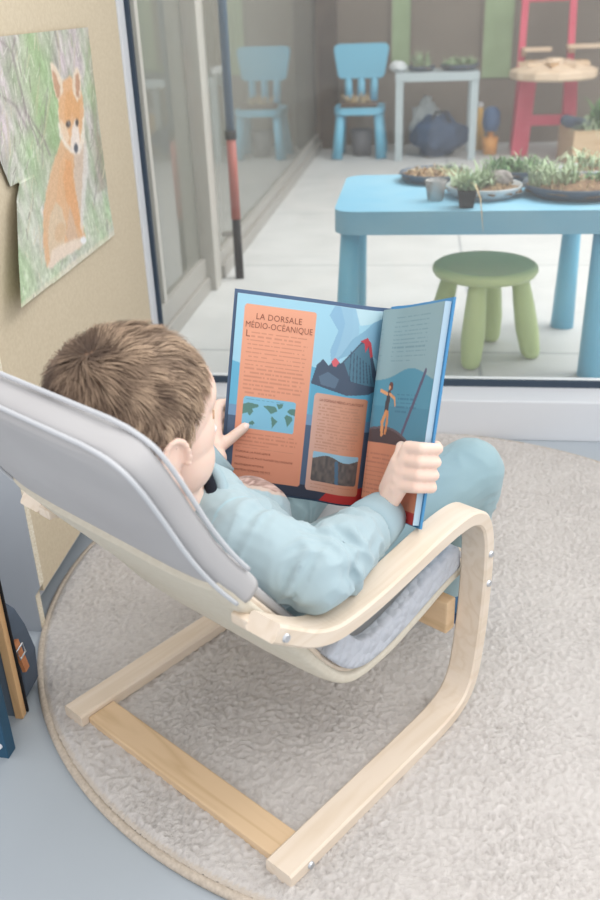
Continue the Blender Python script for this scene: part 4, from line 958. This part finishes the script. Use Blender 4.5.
# ---- little toys at the wall
M_yel = mat('yellow_plastic', (222, 178, 92), .5); M_or = mat('orange_plastic', (224, 158, 84), .5); M_tb = mat('toy_blue', (66, 98, 140), .5)
ty = thing('toy_bucket', 'small orange bucket with a blue lid on the terrace by the side table', 'bucket', (.49, 6.45, 0))
bm_obj('bucket', lathe_bm([(0, 0), (.045, 0), (.055, .11), (0, .11)], 24), M_or, ty, True); bm_obj('lid', lathe_bm([(0, .15), (.045, .15), (.06, .20), (.055, .27), (.03, .30), (0, .305)], 24), M_tb, ty, True); bm_obj('neck', cone_bm((0, 0, .108), (0, 0, .155), .02, .02, 16), M_or, ty)
yb = thing('yellow_bottle', 'narrow yellow bottle beside the orange bucket', 'bottle', (.427, 6.66, 0)); bm_obj('bottle_body', lathe_bm([(0, 0), (.035, 0), (.036, .2), (.022, .24), (.018, .28), (0, .28)], 24), M_yel, yb, True); bm_obj('cap', cone_bm((0, 0, .28), (0, 0, .31), .02, .018, 16), M_white, yb)

# ---- red wooden chair with ledges
M_red = mat('red_paint', (212, 84, 110), .45, .4, noise=(6, (198, 66, 92), 3)); M_ply = wood('plywood', (222, 200, 176), (210, 184, 156), 'X')
rc = thing('tall_red_chair', 'tall red painted wooden chair frame against the far wall', 'chair', (.82, 6.45, 0))
def bar(name, a, b, w_, t, m, parent):
    a, b = Vector(a), Vector(b); d = b-a; bm = box_bm(-w_/2, w_/2, -t/2, t/2, 0, d.length); bmesh.ops.bevel(bm, geom=bm.edges[:], offset=.004, segments=2, affect='EDGES')
    q = Vector((0, 0, 1)).rotation_difference(d); bmesh.ops.transform(bm, matrix=Matrix.Translation(a) @ q.to_matrix().to_4x4(), verts=bm.verts[:]); return bm_obj(name, bm, m, parent)
bar('front_leg', (-.145, -.10, 0), (-.115, -.06, .47), .105, .04, M_red, rc); bar('front_leg', (.175, -.10, 0), (.150, -.06, .47), .085, .04, M_red, rc)
bar('rear_leg', (-.155, .20, 0), (-.145, .10, .50), .05, .035, M_red, rc); bar('rear_leg', (.175, .20, 0), (.160, .10, .50), .05, .035, M_red, rc)
box('seat_board', -.17, .20, -.08, .12, .455, .485, M_red, rc, .004)
bar('back_post', (-.155, .10, .48), (-.140, .20, 1.0), .045, .03, M_red, rc); bar('back_post', (.165, .10, .48), (.160, .20, 1.0), .045, .03, M_red, rc)
box('top_rail', -.17, .19, .18, .215, .915, .975, M_red, rc, .005); box('stretcher', -.13, .14, -.105, -.08, .19, .255, M_red, rc, .003)
lg = thing('round_game_board', 'round plywood board with triangular blocks on top of the red chair seat', 'game board', (.835, 6.20, .487))
bm_obj('board_disc', lathe_bm([(0, .0), (.255, .0), (.27, .012), (.27, .045), (.262, .055), (.13, .100), (0, .104)], 12), M_ply, lg, bevel=0)
for k in range(9):
    a = k*2*math.pi/9+.3; c_ = Vector((math.cos(a)*.17, math.sin(a)*.17, .078)); tb_ = bmesh.new(); tv = [(c_+Vector((math.cos(a+q)*.05, math.sin(a+q)*.05, 0))) for q in (0, 2.1, 4.2)]
    lo = [tb_.verts.new(v) for v in tv]; hi = [tb_.verts.new(v+Vector((0, 0, .022))) for v in tv]; tb_.faces.new(lo[::-1]); tb_.faces.new(hi)
    for j in range(3): tb_.faces.new((lo[j], lo[(j+1) % 3], hi[(j+1) % 3], hi[j]))
    bm_obj('triangle_block', tb_, M_ply if k % 3 else mat('tan_block', (190, 156, 118), .6), lg)
hub = bm_obj('centre_hub', lathe_bm([(0, .098), (.06, .098), (.05, .118), (0, .12)], 10), M_ply, lg)
for i, (x0, x1, z) in enumerate(((-.155, .03, .628), (.125, .36, .640))):
    s_ = thing('plywood_ledge', ('short plywood slat on the left post of the red chair', 'longer plywood slat on the right post of the red chair')[i], 'slat', (.82, 6.45, z), 0, None)
    b_ = rounded_plate(x0, x1, .02, .115, 0, .022, .02); bm_obj('slat_plate', b_, M_ply, s_); box('slat_cleat', (x0+.002 if i == 0 else x0+.02), (x0+.03 if i == 0 else x0+.06), .09, .13, -.03, .0, M_ply, s_, .002)
# ---- planter crate
pl = thing('planter_crate', 'pale wooden planter crate full of leafy plants at the right edge of the terrace', 'planter', (1.10, 6.05, 0), math.radians(8))
fb = box_bm(-.17, .35, -.13, -.115, 0, .21); box_bm(-.17, .35, .19, .205, 0, .21, fb); box_bm(-.17, -.155, -.115, .19, 0, .21, fb); box_bm(.335, .35, -.115, .19, 0, .21, fb); box_bm(-.155, .335, -.115, .19, 0, .02, fb)
bm_obj('crate_box', fb, wood('crate_wood', (204, 178, 146), (190, 162, 128), 'X'), pl); box('crate_soil', -.154, .334, -.114, .189, .02, .18, mat('perlite_soil', (196, 192, 178), .95, .1, noise=(50, (130, 124, 104))), pl, 0)
V, F = blades(150, .12, .10, .30, .25, .014, 61, .8, (.10, .05), .17); mesh_obj('leafy_plant', V, F, M_leafd, pl); V, F = blades(30, .10, .10, .30, .7, .006, 62, 1.1, (-.05, -.03), .17); mesh_obj('curling_stems', V, F, M_leaf, pl)
gl = thing('navy_glove', 'dark navy garden glove lying on the corner of the planter crate', 'glove', (.965, 6.06, .205)); g_ = bmesh.new(); limb(g_, [(-.05, 0, .05, .035), (.0, 0, .03, .042), (.05, .01, .03, .034)])
for k in range(4): limb(g_, [(.05, -.025+.017*k, .03, .012), (.10, -.03+.020*k, .025+.004*k, .010)])
limb(g_, [(.0, -.03, .04, .014), (.03, -.06, .05, .011)]); remesh('glove_body', g_, mat('navy_glove', (58, 72, 94), .8), .006, 3, gl)
# ---- pole beside the door post
po = thing('upright_pole', 'thin upright pole, black below and red above, beside the left door post', 'pole', (-.688, 3.463, 0))
bm_obj('lower_section', cone_bm((0, 0, 0), (0, 0, .235), .017, .016, 20), M_blackc, po, True); bm_obj('middle_section', cone_bm((0, 0, .235), (0, 0, .545), .018, .018, 20), mat('rust_red', (158, 84, 76), .5), po, True)
bm_obj('upper_section', cone_bm((0, 0, .545), (0, 0, 1.7), .016, .016, 20), mat('slate_blue', (66, 92, 114), .5), po, True); bm_obj('collar', cone_bm((0, 0, .53), (0, 0, .56), .022, .022, 20), M_blackc, po, True)
box('bracket', -.06, .0, -.008, .008, .165, .185, M_alu, po, .002)

# ================================================================== LIGHT, CAMERA
world = bpy.data.worlds.new('sky'); sc.world = world; world.use_nodes = True; nt = world.node_tree; bgn = nt.nodes['Background']
bgn.inputs[0].default_value = rgba((246, 246, 247)); bgn.inputs[1].default_value = 1.35
def area(name, loc, target, size, size_y, power, col=(1, 1, 1)):
    l = bpy.data.lights.new(name, 'AREA'); l.shape = 'RECTANGLE'; l.size = size; l.size_y = size_y; l.energy = power; l.color = col
    o = bpy.data.objects.new(name, l); link(o); o.location = loc; o.rotation_euler = (Vector(target)-Vector(loc)).to_track_quat('-Z', 'Y').to_euler(); return o
area('daylight_over_terrace', (1.8, 3.4, 3.2), (.2, 1.6, 0), 3.5, 2.5, 195, (1, .99, .97))
area('room_fill_light', (.9, .2, 2.6), (-.1, 1.2, .2), 2.2, 2.2, 26, (1, .98, .95))  # added unseen lamp, soft fill on the room side
cam = bpy.data.cameras.new('camera'); co = bpy.data.objects.new('camera', cam); link(co)
M4 = Matrix([[CM[i][0], CM[i][1], -CM[i][2], CP[i]] for i in range(3)]+[[0, 0, 0, 1]]); co.matrix_world = M4
cam.sensor_width = 36; cam.sensor_fit = 'AUTO'; cam.lens = 36*F_PX/900; cam.clip_start = .02
cam.dof.use_dof = True; cam.dof.focus_distance = 1.27; cam.dof.aperture_fstop = 5.0
sc.camera = co
sc.view_settings.view_transform = 'Standard'; sc.view_settings.look = 'None'; sc.view_settings.exposure = 0.0
